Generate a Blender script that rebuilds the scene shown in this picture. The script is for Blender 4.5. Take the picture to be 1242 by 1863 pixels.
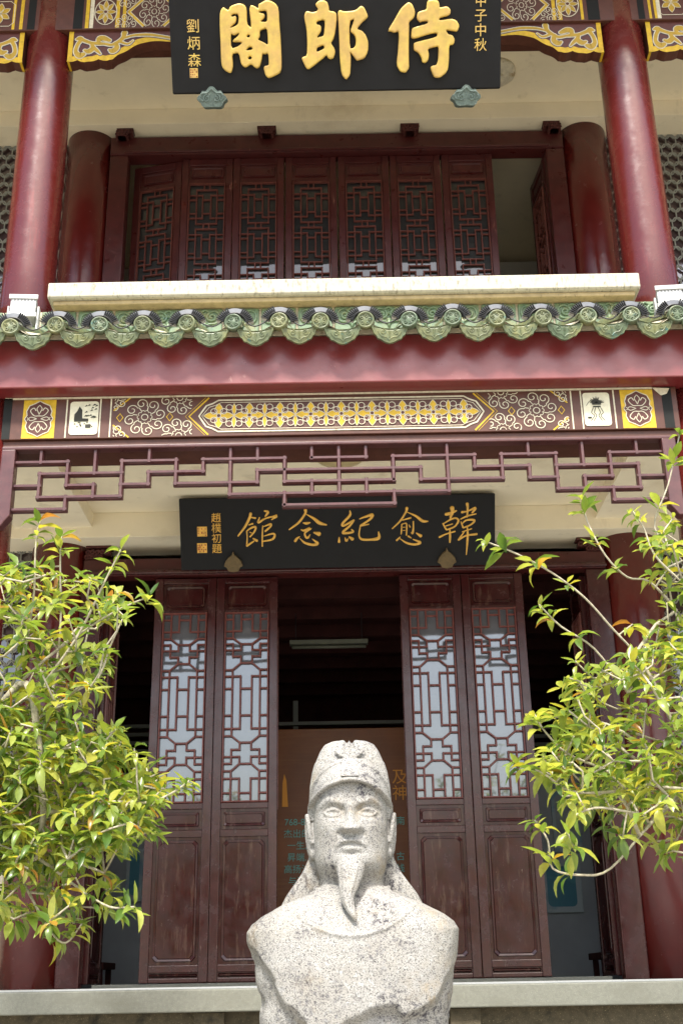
import bpy, bmesh, math, random
import numpy as np
from mathutils import Vector, Matrix, noise as mnoise

# ------------------------------------------------------------------ scene, camera, light
for o in list(bpy.data.objects):
    bpy.data.objects.remove(o, do_unlink=True)
scene = bpy.context.scene
C = scene.collection
R = math.radians
FPX, PITCH, ROLL, CAMX, CAMZ = 2140.0, R(21.7), R(1.0), -0.015, 1.6

cam = bpy.data.cameras.new('camera')
cam_o = bpy.data.objects.new('camera', cam)
C.objects.link(cam_o)
cam.sensor_fit = 'VERTICAL'
cam.sensor_height = 36.0
cam.sensor_width = 24.0
cam.lens = FPX / 1863.0 * 36.0
cam.clip_start, cam.clip_end = 0.05, 3000
cam_o.matrix_world = (Matrix.Translation((CAMX, 0, CAMZ)) @ Matrix.Rotation(R(90) + PITCH, 4, 'X')
                      @ Matrix.Rotation(-ROLL, 4, 'Z'))
scene.camera = cam_o

SUN_EL, SUN_AZ = R(56), R(-14)     # azimuth measured from straight behind the camera, to the left
world = bpy.data.worlds.new('World')
scene.world = world
world.use_nodes = True
wn = world.node_tree
wn.nodes.clear()
sky = wn.nodes.new('ShaderNodeTexSky')
sky.sky_type = 'NISHITA'
sky.sun_disc = False
sky.sun_elevation = SUN_EL
sky.sun_rotation = R(180) + SUN_AZ
sky.air_density = 1.3
sky.dust_density = 3.5
sky.ozone_density = 1.0
bg = wn.nodes.new('ShaderNodeBackground')
bg.inputs[1].default_value = 0.15
wo = wn.nodes.new('ShaderNodeOutputWorld')
wn.links.new(sky.outputs[0], bg.inputs[0])
wn.links.new(bg.outputs[0], wo.inputs[0])

sun = bpy.data.lights.new('sun', 'SUN')
sun.energy = 3.1
sun.angle = R(8)
sun.color = (1.0, 0.95, 0.86)
sun_o = bpy.data.objects.new('sun', sun)
C.objects.link(sun_o)
sd = Vector((math.sin(SUN_AZ) * math.cos(SUN_EL), -math.cos(SUN_AZ) * math.cos(SUN_EL), math.sin(SUN_EL)))
sun_o.rotation_euler = sd.to_track_quat('Z', 'Y').to_euler()
sun_o.location = (-3, -6, 14)

vs = scene.view_settings
vs.view_transform = 'Standard'
vs.look = 'None'
vs.exposure = 1.18
vs.gamma = 1.0
vs.use_curve_mapping = False
scene.cycles.use_denoising = True
scene.cycles.max_bounces = 10
scene.cycles.diffuse_bounces = 5
scene.cycles.sample_clamp_indirect = 6.0

rnd = random.Random(11)

# ------------------------------------------------------------------ pixel of the photograph -> place on a known plane
def ray(px, py):
    x, y = px - 621.0, 931.5 - py
    x, y = x * math.cos(ROLL) + y * math.sin(ROLL), -x * math.sin(ROLL) + y * math.cos(ROLL)
    return Vector((x, FPX * math.cos(PITCH) - y * math.sin(PITCH), FPX * math.sin(PITCH) + y * math.cos(PITCH)))
CAM = Vector((CAMX, 0, CAMZ))
def at(px, py, Y):
    d = ray(px, py)
    return CAM + d * (Y / d.y)
def on_plane(px, py, p0, nrm):
    d = ray(px, py)
    return CAM + d * ((p0 - CAM).dot(nrm) / d.dot(nrm))

# ------------------------------------------------------------------ materials
MATS = {}
def mat(name, col, rough=0.5, spec=0.5, metal=0.0, var=None, wear=(), bump=None, coat=0.0, rvar=0.0, objrand=0.0, hue2=None, trans=0.0):
    """var=(scale, amount): value noise; wear=[(scale, low, high, colour, stretch)], hue2=(colour, scale)"""
    m = bpy.data.materials.new(name)
    m.use_nodes = True
    nt = m.node_tree
    N, L = nt.nodes, nt.links
    b = N['Principled BSDF']
    geo = N.new('ShaderNodeNewGeometry')
    pos = geo.outputs['Position']
    def nz(scale, detail=5.0, rough_=0.6, stretch=None):
        n = N.new('ShaderNodeTexNoise')
        n.inputs['Scale'].default_value = scale
        n.inputs['Detail'].default_value = detail
        n.inputs['Roughness'].default_value = rough_
        if stretch:
            mp = N.new('ShaderNodeMapping')
            mp.inputs['Scale'].default_value = stretch
            L.new(pos, mp.inputs['Vector'])
            L.new(mp.outputs[0], n.inputs['Vector'])
        else:
            L.new(pos, n.inputs['Vector'])
        return n.outputs['Fac']
    def ramp(fac, lo, hi):
        r = N.new('ShaderNodeMapRange')
        r.inputs['From Min'].default_value = lo
        r.inputs['From Max'].default_value = hi
        L.new(fac, r.inputs['Value'])
        return r.outputs[0]
    def mix(fac, a, bcol, mode='MIX'):
        x = N.new('ShaderNodeMix')
        x.data_type = 'RGBA'
        x.blend_type = mode
        if isinstance(fac, float):
            x.inputs[0].default_value = fac
        else:
            L.new(fac, x.inputs[0])
        for i, v in ((6, a), (7, bcol)):
            if isinstance(v, tuple):
                x.inputs[i].default_value = (*v, 1) if len(v) == 3 else v
            else:
                L.new(v, x.inputs[i])
        return x.outputs[2]
    c = tuple(col)
    if hue2:
        c = mix(ramp(nz(hue2[1], 4), 0.35, 0.65), c, tuple(hue2[0]))
    if objrand:
        oi = N.new('ShaderNodeObjectInfo')
        c = mix(ramp(oi.outputs['Random'], 0, 1), c, mix(objrand, c, (0.25, 0.21, 0.08)))
    if var:
        f = ramp(nz(var[0]), 0.3, 0.7)
        lo, hi = 1 - var[1], 1 + var[1]
        c = mix(1.0, c, mix(f, (lo, lo, lo), (hi, hi, hi)), 'MULTIPLY')
    for w in wear:
        c = mix(ramp(nz(w[0], 6, 0.65, w[4] if len(w) > 4 else None), w[1], w[2]), c, tuple(w[3]))
    if isinstance(c, tuple):
        b.inputs['Base Color'].default_value = (*c, 1)
    else:
        L.new(c, b.inputs['Base Color'])
    b.inputs['Roughness'].default_value = rough
    if rvar:
        r = N.new('ShaderNodeMapRange')
        r.inputs['From Min'].default_value = 0.3
        r.inputs['From Max'].default_value = 0.7
        r.inputs['To Min'].default_value = max(0.03, rough - rvar)
        r.inputs['To Max'].default_value = rough + rvar
        L.new(nz(9.0, 6, 0.65), r.inputs['Value'])
        L.new(r.outputs[0], b.inputs['Roughness'])
    b.inputs['Specular IOR Level'].default_value = spec
    b.inputs['Metallic'].default_value = metal
    b.inputs['Coat Weight'].default_value = coat
    b.inputs['Coat Roughness'].default_value = 0.18
    if bump:
        bp = N.new('ShaderNodeBump')
        bp.inputs['Strength'].default_value = bump[1]
        bp.inputs['Distance'].default_value = bump[2] if len(bump) > 2 else 0.01
        L.new(nz(bump[0], 5, 0.6, bump[3] if len(bump) > 3 else None), bp.inputs['Height'])
        L.new(bp.outputs[0], b.inputs['Normal'])
    MATS[name] = m
    return m

mat('column_red', (0.100, 0.012, 0.010), 0.25, 0.6, var=(6, 0.10), bump=(7, 0.12, 0.02), rvar=0.09, coat=0.1,
    wear=[(38, 0.69, 0.75, (0.30, 0.13, 0.11)), (3, 0.50, 0.75, (0.085, 0.010, 0.010)), (14, 0.60, 0.72, (0.16, 0.020, 0.018), (1, 1, 0.10))])
mat('inner_column_red', (0.095, 0.010, 0.008), 0.22, 0.6, var=(5, 0.12), bump=(7, 0.12, 0.02), rvar=0.07,
    wear=[(45, 0.72, 0.76, (0.30, 0.16, 0.13))])
mat('fascia_red', (0.175, 0.022, 0.023), 0.36, 0.75, var=(5, 0.10), bump=(6, 0.10, 0.02), rvar=0.10, coat=0.15,
    wear=[(9, 0.66, 0.72, (0.34, 0.15, 0.13)), (3, 0.52, 0.75, (0.15, 0.02, 0.022), (0.4, 1, 2)), (60, 0.72, 0.76, (0.16, 0.03, 0.03))])
DOORW = [(55, 0.66, 0.72, (0.20, 0.12, 0.10), (1, 1, 0.12)), (24, 0.68, 0.74, (0.17, 0.035, 0.025), (1, 1, 0.3))]
mat('door_maroon', (0.050, 0.010, 0.010), 0.24, 0.6, var=(14, 0.2), bump=(40, 0.12, 0.004, (1, 1, 0.08)), rvar=0.1, wear=DOORW)
mat('door_panel', (0.042, 0.007, 0.007), 0.20, 0.5, var=(8, 0.25), bump=(26, 0.18, 0.004, (1, 1, 0.15)), rvar=0.1,
    wear=[(16, 0.55, 0.80, (0.15, 0.085, 0.06), (1.2, 1, 0.22)), (90, 0.67, 0.73, (0.26, 0.18, 0.14), (1, 1, 0.2))])
mat('upper_maroon', (0.062, 0.011, 0.010), 0.34, 0.5, var=(12, 0.2), bump=(40, 0.12, 0.004, (1, 1, 0.1)), rvar=0.1,
    wear=[(22, 0.66, 0.72, (0.26, 0.12, 0.09), (1, 1, 0.18)), (10, 0.60, 0.8, (0.11, 0.02, 0.014), (1, 1, 0.3))])
mat('frieze_maroon', (0.080, 0.026, 0.026), 0.34, 0.6, var=(20, 0.18), rvar=0.1, wear=[(60, 0.70, 0.74, (0.34, 0.25, 0.23))], bump=(60, 0.1, 0.003))
mat('lattice_maroon', (0.15, 0.038, 0.030), 0.36, 0.5, var=(30, 0.2), wear=[(48, 0.66, 0.72, (0.22, 0.05, 0.03))])
mat('upper_lattice', (0.125, 0.036, 0.027), 0.42, 0.4, var=(30, 0.2), wear=[(48, 0.64, 0.72, (0.17, 0.06, 0.045))])
mat('beam_maroon', (0.082, 0.029, 0.018), 0.45, 0.4, var=(16, 0.2), wear=[(70, 0.73, 0.77, (0.5, 0.44, 0.34))])
mat('carved_dark', (0.075, 0.020, 0.016), 0.6, 0.3, var=(40, 0.4), bump=(70, 0.6, 0.01))
mat('cream_plaster', (0.80, 0.71, 0.52), 0.85, 0.2, var=(2.2, 0.06), wear=[(1.7, 0.56, 0.80, (0.60, 0.50, 0.33)), (5, 0.60, 0.75, (0.62, 0.54, 0.38), (1, 1, 0.4)), (60, 0.74, 0.78, (0.4, 0.32, 0.2))], bump=(12, 0.12, 0.01))
mat('paint_yellow', (0.56, 0.36, 0.022), 0.5, 0.3, var=(30, 0.2), wear=[(60, 0.64, 0.72, (0.30, 0.18, 0.04)), (22, 0.66, 0.74, (0.16, 0.06, 0.03))])
mat('paint_gold', (0.42, 0.27, 0.03), 0.5, 0.3, var=(30, 0.14))
mat('paint_white', (0.58, 0.53, 0.39), 0.6, 0.3, var=(40, 0.2), wear=[(80, 0.62, 0.72, (0.34, 0.25, 0.16)), (18, 0.60, 0.72, (0.30, 0.20, 0.13))])
mat('paint_offwhite', (0.66, 0.63, 0.47), 0.7, 0.3, var=(30, 0.12))
mat('paint_ink', (0.03, 0.03, 0.022), 0.6, 0.3)
mat('paint_black', (0.010, 0.011, 0.010), 0.6, 0.2, wear=[(50, 0.72, 0.75, (0.4, 0.38, 0.3))])
mat('paint_maroon', (0.085, 0.024, 0.018), 0.5, 0.4, var=(25, 0.15))
mat('paint_navy', (0.03, 0.025, 0.07), 0.5, 0.4)
mat('board_black', (0.008, 0.008, 0.009), 0.55, 0.22, var=(9, 0.3), rvar=0.08, wear=[(30, 0.70, 0.76, (0.035, 0.033, 0.03), (0.3, 1, 2))])
mat('gold_leaf', (0.72, 0.51, 0.11), 0.42, 0.6, metal=0.0, var=(14, 0.14), hue2=((0.62, 0.40, 0.12), 9), bump=(40, 0.12, 0.004))
mat('gold_carved', (0.74, 0.41, 0.06), 0.36, 0.6, metal=0.0, var=(30, 0.2))
mat('seal_red', (0.30, 0.055, 0.02), 0.5, 0.4, var=(60, 0.4))
mat('verdigris', (0.11, 0.15, 0.135), 0.6, 0.4, var=(60, 0.35), wear=[(45, 0.58, 0.68, (0.26, 0.31, 0.29))], bump=(80, 0.4, 0.004))
mat('bronze_dull', (0.13, 0.09, 0.04), 0.55, 0.4, metal=0.3, var=(40, 0.25))
mat('ledge_stone', (0.46, 0.435, 0.355), 0.8, 0.3, var=(18, 0.10), bump=(90, 0.35, 0.004),
    wear=[(160, 0.62, 0.72, (0.50, 0.43, 0.28)), (24, 0.53, 0.66, (0.24, 0.22, 0.17), (2.2, 1, 0.7)), (7, 0.60, 0.78, (0.60, 0.50, 0.24))])
mat('ledge_trim', (0.44, 0.345, 0.19), 0.8, 0.3, var=(18, 0.18), bump=(60, 0.3, 0.004), wear=[(22, 0.60, 0.7, (0.22, 0.17, 0.09), (2, 1, 1))])
GL = [(9, 0.50, 0.66, (0.20, 0.205, 0.085)), (26, 0.60, 0.70, (0.055, 0.15, 0.135)), (55, 0.64, 0.72, (0.26, 0.24, 0.16)), (14, 0.60, 0.70, (0.06, 0.065, 0.035))]
mat('glaze_green', (0.085, 0.125, 0.072), 0.40, 0.5, var=(22, 0.25), wear=GL, bump=(45, 0.3, 0.006), objrand=0.35, coat=0.0)
mat('glaze_panel', (0.13, 0.20, 0.11), 0.40, 0.5, var=(16, 0.22), wear=GL, bump=(45, 0.25, 0.006))
mat('mortar', (0.58, 0.53, 0.40), 0.9, 0.2, var=(20, 0.2), wear=[(12, 0.55, 0.68, (0.34, 0.26, 0.14))])
mat('platform_stone', (0.185, 0.188, 0.158), 0.75, 0.35, var=(70, 0.12), bump=(160, 0.35, 0.003),
    wear=[(230, 0.60, 0.68, (0.30, 0.30, 0.25)), (200, 0.64, 0.70, (0.11, 0.105, 0.08)), (3, 0.52, 0.7, (0.16, 0.16, 0.13), (1, 1, 3))])
mat('platform_top', (0.36, 0.38, 0.38), 0.5, 0.4, var=(5, 0.1))
mat('plinth_stone', (0.085, 0.07, 0.045), 0.85, 0.3, var=(30, 0.3), bump=(120, 0.6, 0.006),
    wear=[(190, 0.60, 0.68, (0.30, 0.25, 0.15)), (6, 0.56, 0.7, (0.028, 0.026, 0.02)), (230, 0.66, 0.7, (0.45, 0.42, 0.33))])
mat('paving', (0.36, 0.34, 0.29), 0.85, 0.3, var=(0.8, 0.15), bump=(20, 0.2, 0.004))
mat('lamp_white', (0.42, 0.43, 0.43), 0.4, 0.5, var=(20, 0.04))
mat('lamp_cream', (0.52, 0.42, 0.22), 0.35, 0.5, var=(20, 0.06))
mat('batten_grey', (0.14, 0.145, 0.11), 0.5, 0.4, var=(20, 0.1))
mat('fin_grey', (0.30, 0.31, 0.33), 0.5, 0.5)
mat('arc_grey', (0.12, 0.13, 0.15), 0.45, 0.5, var=(30, 0.15))
mat('rubber_black', (0.012, 0.012, 0.013), 0.45, 0.5)
mat('hex_metal', (0.26, 0.26, 0.22), 0.5, 0.5, var=(30, 0.2))
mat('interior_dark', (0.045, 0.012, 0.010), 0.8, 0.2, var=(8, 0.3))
mat('interior_grey', (0.34, 0.36, 0.38), 0.8, 0.2, var=(3, 0.1))
mat('interior_white', (0.62, 0.60, 0.54), 0.8, 0.2, var=(2, 0.06))
mat('interior_wood', (0.15, 0.045, 0.010), 0.42, 0.4, var=(3, 0.2), wear=[(6, 0.5, 0.8, (0.19, 0.075, 0.02), (0.4, 1, 8))])
mat('ink_orange', (0.60, 0.24, 0.02), 0.5, 0.4)
mat('ink_teal', (0.10, 0.34, 0.30), 0.5, 0.4)
mat('poster_pale', (0.40, 0.46, 0.48), 0.6, 0.3, wear=[(5, 0.5, 0.62, (0.22, 0.34, 0.42))])
mat('poster_teal', (0.05, 0.20, 0.27), 0.5, 0.4, wear=[(3, 0.5, 0.6, (0.09, 0.30, 0.34), (0.5, 1, 2))])
mat('metal_grey', (0.30, 0.32, 0.30), 0.5, 0.5)
mat('bark', (0.40, 0.36, 0.27), 0.85, 0.2, var=(60, 0.35), bump=(150, 0.5, 0.003), wear=[(70, 0.58, 0.68, (0.22, 0.24, 0.10))])

def window_glass(name, base, refl, rough):
    m = bpy.data.materials.new(name)
    m.use_nodes = True
    nt = m.node_tree
    N, L = nt.nodes, nt.links
    N.clear()
    out = N.new('ShaderNodeOutputMaterial')
    d = N.new('ShaderNodeBsdfPrincipled')
    d.inputs['Base Color'].default_value = (*base, 1)
    d.inputs['Roughness'].default_value = 0.6
    g = N.new('ShaderNodeBsdfGlossy')
    g.inputs['Color'].default_value = (0.92, 0.95, 1.0, 1)
    g.inputs['Roughness'].default_value = rough
    geo = N.new('ShaderNodeNewGeometry')
    n = N.new('ShaderNodeTexNoise')
    n.inputs['Scale'].default_value = 2.5
    bp = N.new('ShaderNodeBump')
    bp.inputs['Strength'].default_value = 0.05
    bp.inputs['Distance'].default_value = 0.02
    L.new(geo.outputs['Position'], n.inputs['Vector'])
    L.new(n.outputs['Fac'], bp.inputs['Height'])
    L.new(bp.outputs[0], g.inputs['Normal'])
    fr = N.new('ShaderNodeFresnel')
    fr.inputs[0].default_value = 1.5
    ma = N.new('ShaderNodeMath')
    ma.operation = 'ADD'
    ma.inputs[1].default_value = refl
    ma.use_clamp = True
    L.new(fr.outputs[0], ma.inputs[0])
    mx = N.new('ShaderNodeMixShader')
    L.new(ma.outputs[0], mx.inputs[0])
    L.new(d.outputs[0], mx.inputs[1])
    L.new(g.outputs[0], mx.inputs[2])
    L.new(mx.outputs[0], out.inputs[0])
    MATS[name] = m
window_glass('door_glass', (0.090, 0.098, 0.118), 0.115, 0.03)
window_glass('dark_glass', (0.008, 0.009, 0.009), 0.03, 0.02)
window_glass('red_glass', (0.035, 0.010, 0.010), 0.10, 0.05)

def granite():
    m = bpy.data.materials.new('granite')
    m.use_nodes = True
    nt = m.node_tree
    N, L = nt.nodes, nt.links
    b = N['Principled BSDF']
    geo = N.new('ShaderNodeNewGeometry')
    P = geo.outputs['Position']
    def nz(scale, det=4, ro=0.6):
        n = N.new('ShaderNodeTexNoise')
        n.inputs['Scale'].default_value = scale
        n.inputs['Detail'].default_value = det
        n.inputs['Roughness'].default_value = ro
        L.new(P, n.inputs['Vector'])
        return n.outputs['Fac']
    def rng(v, a, b_, c=0.0, d=1.0):
        r = N.new('ShaderNodeMapRange')
        for k, x in zip(('From Min', 'From Max', 'To Min', 'To Max'), (a, b_, c, d)):
            r.inputs[k].default_value = x
        L.new(v, r.inputs['Value'])
        return r.outputs[0]
    def mul(a, b_):
        q = N.new('ShaderNodeMath')
        q.operation = 'MULTIPLY'
        L.new(a, q.inputs[0])
        L.new(b_, q.inputs[1])
        return q.outputs[0]
    def mix(f, a, c):
        x = N.new('ShaderNodeMix')
        x.data_type = 'RGBA'
        L.new(f, x.inputs[0])
        for i, v in ((6, a), (7, c)):
            if isinstance(v, tuple):
                x.inputs[i].default_value = (*v, 1)
            else:
                L.new(v, x.inputs[i])
        return x.outputs[2]
    c = mix(rng(nz(7, 4), 0.38, 0.68), (0.335, 0.330, 0.316), (0.315, 0.302, 0.276))
    c = mix(rng(nz(60, 2), 0.55, 0.64), c, (0.39, 0.39, 0.38))
    c = mix(rng(nz(190, 2), 0.57, 0.63), c, (0.13, 0.125, 0.12))          # grey feldspar grains
    c = mix(rng(nz(260, 1), 0.61, 0.66), c, (0.035, 0.033, 0.036))          # black mica specks
    # lichen and soot: blotches broken up into fine dots
    blot = mul(rng(nz(5.0, 6, 0.65), 0.46, 0.58), rng(nz(60, 5, 0.75), 0.49, 0.59))
    c = mix(blot, c, (0.055, 0.05, 0.058))
    c = mix(mul(rng(nz(4.3, 5), 0.55, 0.70), rng(nz(30, 4), 0.40, 0.62)), c, (0.29, 0.245, 0.18))
    L.new(c, b.inputs['Base Color'])
    b.inputs['Roughness'].default_value = 0.8
    b.inputs['Specular IOR Level'].default_value = 0.25
    bp = N.new('ShaderNodeBump')
    bp.inputs['Strength'].default_value = 0.4
    bp.inputs['Distance'].default_value = 0.006
    L.new(nz(110, 4, 0.7), bp.inputs['Height'])
    L.new(bp.outputs[0], b.inputs['Normal'])
    MATS['granite'] = m
granite()

def leaf_material():
    m = bpy.data.materials.new('leaf')
    m.use_nodes = True
    nt = m.node_tree
    N, L = nt.nodes, nt.links
    b = N['Principled BSDF']
    out = N['Material Output']
    geo = N.new('ShaderNodeNewGeometry')
    oi = N.new('ShaderNodeObjectInfo')
    ad = N.new('ShaderNodeMath')
    ad.operation = 'ADD'
    L.new(geo.outputs['Random Per Island'], ad.inputs[0])
    L.new(oi.outputs['Random'], ad.inputs[1])
    fr = N.new('ShaderNodeMath')
    fr.operation = 'FRACT'
    L.new(ad.outputs[0], fr.inputs[0])
    rp = N.new('ShaderNodeValToRGB')
    e = rp.color_ramp.elements
    e[0].position, e[0].color = 0.0, (0.060, 0.125, 0.024, 1)
    e[1].position, e[1].color = 1.0, (0.34, 0.26, 0.03, 1)
    for p, c in ((0.30, (0.165, 0.245, 0.045)), (0.62, (0.275, 0.335, 0.070)), (0.86, (0.39, 0.42, 0.10)), (0.972, (0.34, 0.31, 0.030)), (0.985, (0.34, 0.15, 0.04))):
        x = e.new(p)
        x.color = (*c, 1)
    L.new(fr.outputs[0], rp.inputs[0])
    n = N.new('ShaderNodeTexNoise')
    n.inputs['Scale'].default_value = 60
    L.new(geo.outputs['Position'], n.inputs['Vector'])
    mr = N.new('ShaderNodeMapRange')
    mr.inputs['To Min'].default_value = 0.75
    mr.inputs['To Max'].default_value = 1.25
    L.new(n.outputs['Fac'], mr.inputs['Value'])
    mx = N.new('ShaderNodeMix')
    mx.data_type = 'RGBA'
    mx.blend_type = 'MULTIPLY'
    mx.inputs[0].default_value = 1.0
    L.new(rp.outputs[0], mx.inputs[6])
    L.new(mr.outputs[0], mx.inputs[7])
    L.new(mx.outputs[2], b.inputs['Base Color'])
    b.inputs['Roughness'].default_value = 0.30
    b.inputs['Specular IOR Level'].default_value = 0.6
    t = N.new('ShaderNodeBsdfTranslucent')
    tc = N.new('ShaderNodeMix')
    tc.data_type = 'RGBA'
    tc.blend_type = 'MULTIPLY'
    tc.inputs[0].default_value = 1.0
    tc.inputs[7].default_value = (1.9, 1.75, 0.8, 1)
    L.new(mx.outputs[2], tc.inputs[6])
    L.new(tc.outputs[2], t.inputs['Color'])
    ms = N.new('ShaderNodeMixShader')
    ms.inputs[0].default_value = 0.42
    L.new(b.outputs[0], ms.inputs[1])
    L.new(t.outputs[0], ms.inputs[2])
    L.new(ms.outputs[0], out.inputs[0])
    MATS['leaf'] = m
leaf_material()

# ------------------------------------------------------------------ object helpers
def tag(o, label=None, cat=None, group=None, kind=None):
    if label: o['label'] = label
    if cat: o['category'] = cat
    if group: o['group'] = group
    if kind: o['kind'] = kind
    return o
def empty(name, loc=(0, 0, 0)):
    o = bpy.data.objects.new(name, None)
    o.empty_display_size = 0.1
    C.objects.link(o)
    o.location = loc
    return o
def adopt(o, parent):
    """parent keeping world coordinates (parents are only ever translated)"""
    o.parent = parent
    if parent is not None:
        loc = Vector((0, 0, 0))
        q = parent
        while q is not None:
            loc += q.location + q.matrix_parent_inverse.translation
            q = q.parent
        o.matrix_parent_inverse = Matrix.Translation(-loc)
def link_mesh(name, me, m=None, parent=None, local=False, smooth=None, bevel=0.0):
    o = bpy.data.objects.new(name, me)
    C.objects.link(o)
    if m is not None:
        me.materials.clear()
        me.materials.append(MATS[m] if isinstance(m, str) else m)
    if smooth is not None:
        me.polygons.foreach_set('use_smooth', [smooth] * len(me.polygons))
    if bevel:
        b = o.modifiers.new('bevel', 'BEVEL')
        b.width = bevel
        b.segments = 2
        b.limit_method = 'ANGLE'
        b.angle_limit = R(40)
    if parent is not None:
        if local:
            o.parent = parent
        else:
            adopt(o, parent)
    return o

class MB:
    def __init__(s):
        s.v, s.f, s.g = [], [], []
    def add(s, vs_, fs_):
        k = len(s.v)
        s.g.append((k, len(s.f)))
        s.v += [tuple(p) for p in vs_]
        s.f += [tuple(i + k for i in f) for f in fs_]
        return s
    def box(s, x0, x1, y0, y1, z0, z1):
        return s.add([(x0, y0, z0), (x1, y0, z0), (x1, y1, z0), (x0, y1, z0), (x0, y0, z1), (x1, y0, z1), (x1, y1, z1), (x0, y1, z1)],
                     [(0, 3, 2, 1), (4, 5, 6, 7), (0, 1, 5, 4), (1, 2, 6, 5), (2, 3, 7, 6), (3, 0, 4, 7)])
    def prism(s, poly, y0, y1):
        """polygon in xz, front at y0, back at y1"""
        n = len(poly)
        a = sum(poly[i][0] * poly[(i + 1) % n][1] - poly[(i + 1) % n][0] * poly[i][1] for i in range(n))
        if a < 0: poly = poly[::-1]
        vs_ = [(x, y0, z) for x, z in poly] + [(x, y1, z) for x, z in poly]
        fs_ = [tuple(range(n)), tuple(range(2 * n - 1, n - 1, -1))]
        fs_ += [(i, i + n, (i + 1) % n + n, (i + 1) % n) for i in range(n)]
        return s.add(vs_, fs_)
    def sweep(s, pts, radii, n=8, caps=True, squash=None, closed=False):
        """tube along pts; squash=(axis vector, factor) flattens it along one direction"""
        P = [Vector(p) for p in pts]
        rings = []
        up = Vector((0, 0, 1))
        prev = None
        for i, p in enumerate(P):
            if closed:
                t = P[(i + 1) % len(P)] - P[i - 1]
            else:
                t = P[min(i + 1, len(P) - 1)] - P[max(i - 1, 0)]
            if t.length < 1e-9: t = Vector((1, 0, 0))
            t.normalize()
            if prev is None:
                a = t.cross(up)
                if a.length < 0.05: a = t.cross(Vector((0, 1, 0)))
            else:
                a = prev - t * prev.dot(t)
                if a.length < 1e-6: a = t.cross(up)
            a.normalize()
            prev = a
            b = t.cross(a)
            r = radii[i] if hasattr(radii, '__len__') else radii
            ring = []
            for k in range(n):
                q = a * math.cos(2 * math.pi * k / n) * r + b * math.sin(2 * math.pi * k / n) * r
                if squash:
                    ax, fac = squash
                    q = q - ax * q.dot(ax) * (1 - fac)
                ring.append(p + q)
            rings.append(ring)
        vs_ = [v for r_ in rings for v in r_]
        m_ = len(rings)
        fs_ = []
        for i in range(m_ if closed else m_ - 1):
            j = (i + 1) % m_
            for k in range(n):
                l = (k + 1) % n
                fs_.append((i * n + k, i * n + l, j * n + l, j * n + k))
        if caps and not closed:
            fs_.append(tuple(range(n - 1, -1, -1)))
            fs_.append(tuple((m_ - 1) * n + k for k in range(n)))
        return s.add(vs_, fs_)
    def lathe(s, prof, n=32, c=(0, 0, 0)):
        vs_ = []
        for r, z in prof:
            for k in range(n):
                a = 2 * math.pi * k / n
                vs_.append((c[0] + r * math.cos(a), c[1] + r * math.sin(a), c[2] + z))
        fs_ = []
        for i in range(len(prof) - 1):
            for k in range(n):
                l = (k + 1) % n
                fs_.append((i * n + k, i * n + l, (i + 1) * n + l, (i + 1) * n + k))
        fs_.append(tuple(range(n - 1, -1, -1)))
        fs_.append(tuple((len(prof) - 1) * n + k for k in range(n)))
        return s.add(vs_, fs_)
    def bar(s, p, q, w, y, d, ext=True):
        """moulded lattice bar in the xz plane, back at y, front at y-d, front edges chamfered"""
        p, q = Vector((p[0], 0, p[1])), Vector((q[0], 0, q[1]))
        t = (q - p).normalized()
        if ext:
            p, q = p - t * w * 0.48, q + t * w * 0.48
        a = Vector((-t.z, 0, t.x))
        prof = [(-w / 2, y), (-w / 2, y - d * 0.6), (-w * 0.26, y - d), (w * 0.26, y - d), (w / 2, y - d * 0.6), (w / 2, y)]
        vs_ = [e + a * u + Vector((0, yy, 0)) for e in (p, q) for u, yy in prof]
        n = 6
        fs_ = [(i, (i + 1) % n, (i + 1) % n + n, i + n) for i in range(n)] + [tuple(range(n - 1, -1, -1)), tuple(range(n, 2 * n))]
        return s.add(vs_, fs_)
    def strip(s, pts, w, y, closed=False):
        """painted line: flat ribbon in xz at depth y, w one width or one for each point"""
        P = [Vector((p[0], p[1])) for p in pts]
        n = len(P)
        vs_ = []
        for i, p in enumerate(P):
            if closed:
                t = P[(i + 1) % n] - P[i - 1]
            else:
                t = P[min(i + 1, n - 1)] - P[max(i - 1, 0)]
            if t.length < 1e-9: t = Vector((1, 0))
            t.normalize()
            a = Vector((-t.y, t.x)) * (w[i] if hasattr(w, '__len__') else w) * 0.5
            vs_ += [(p.x + a.x, y, p.y + a.y), (p.x - a.x, y, p.y - a.y)]
        fs_ = []
        for i in range(n if closed else n - 1):
            j = (i + 1) % n
            fs_.append((2 * i + 1, 2 * j + 1, 2 * j, 2 * i))
        return s.add(vs_, fs_)
    def flat(s, poly, y):
        n = len(poly)
        a = sum(poly[i][0] * poly[(i + 1) % n][1] - poly[(i + 1) % n][0] * poly[i][1] for i in range(n))
        if a < 0: poly = poly[::-1]
        return s.add([(x, y, z) for x, z in poly], [tuple(range(n))])
    def rect(s, x0, x1, z0, z1, y):
        return s.flat([(x0, z0), (x1, z0), (x1, z1), (x0, z1)], y)
    def mesh(s, name):
        me = bpy.data.meshes.new(name)
        me.from_pydata(s.v, [], s.f)
        me.update()
        return me
    def build(s, name, m, parent=None, local=False, smooth=False, bevel=0.0, fix=False):
        me = s.mesh(name)
        if fix:
            bm = bmesh.new()
            bm.from_mesh(me)
            bmesh.ops.recalc_face_normals(bm, faces=bm.faces)
            bm.to_mesh(me)
            bm.free()
        return link_mesh(name, me, m, parent, local, smooth, bevel)

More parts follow.
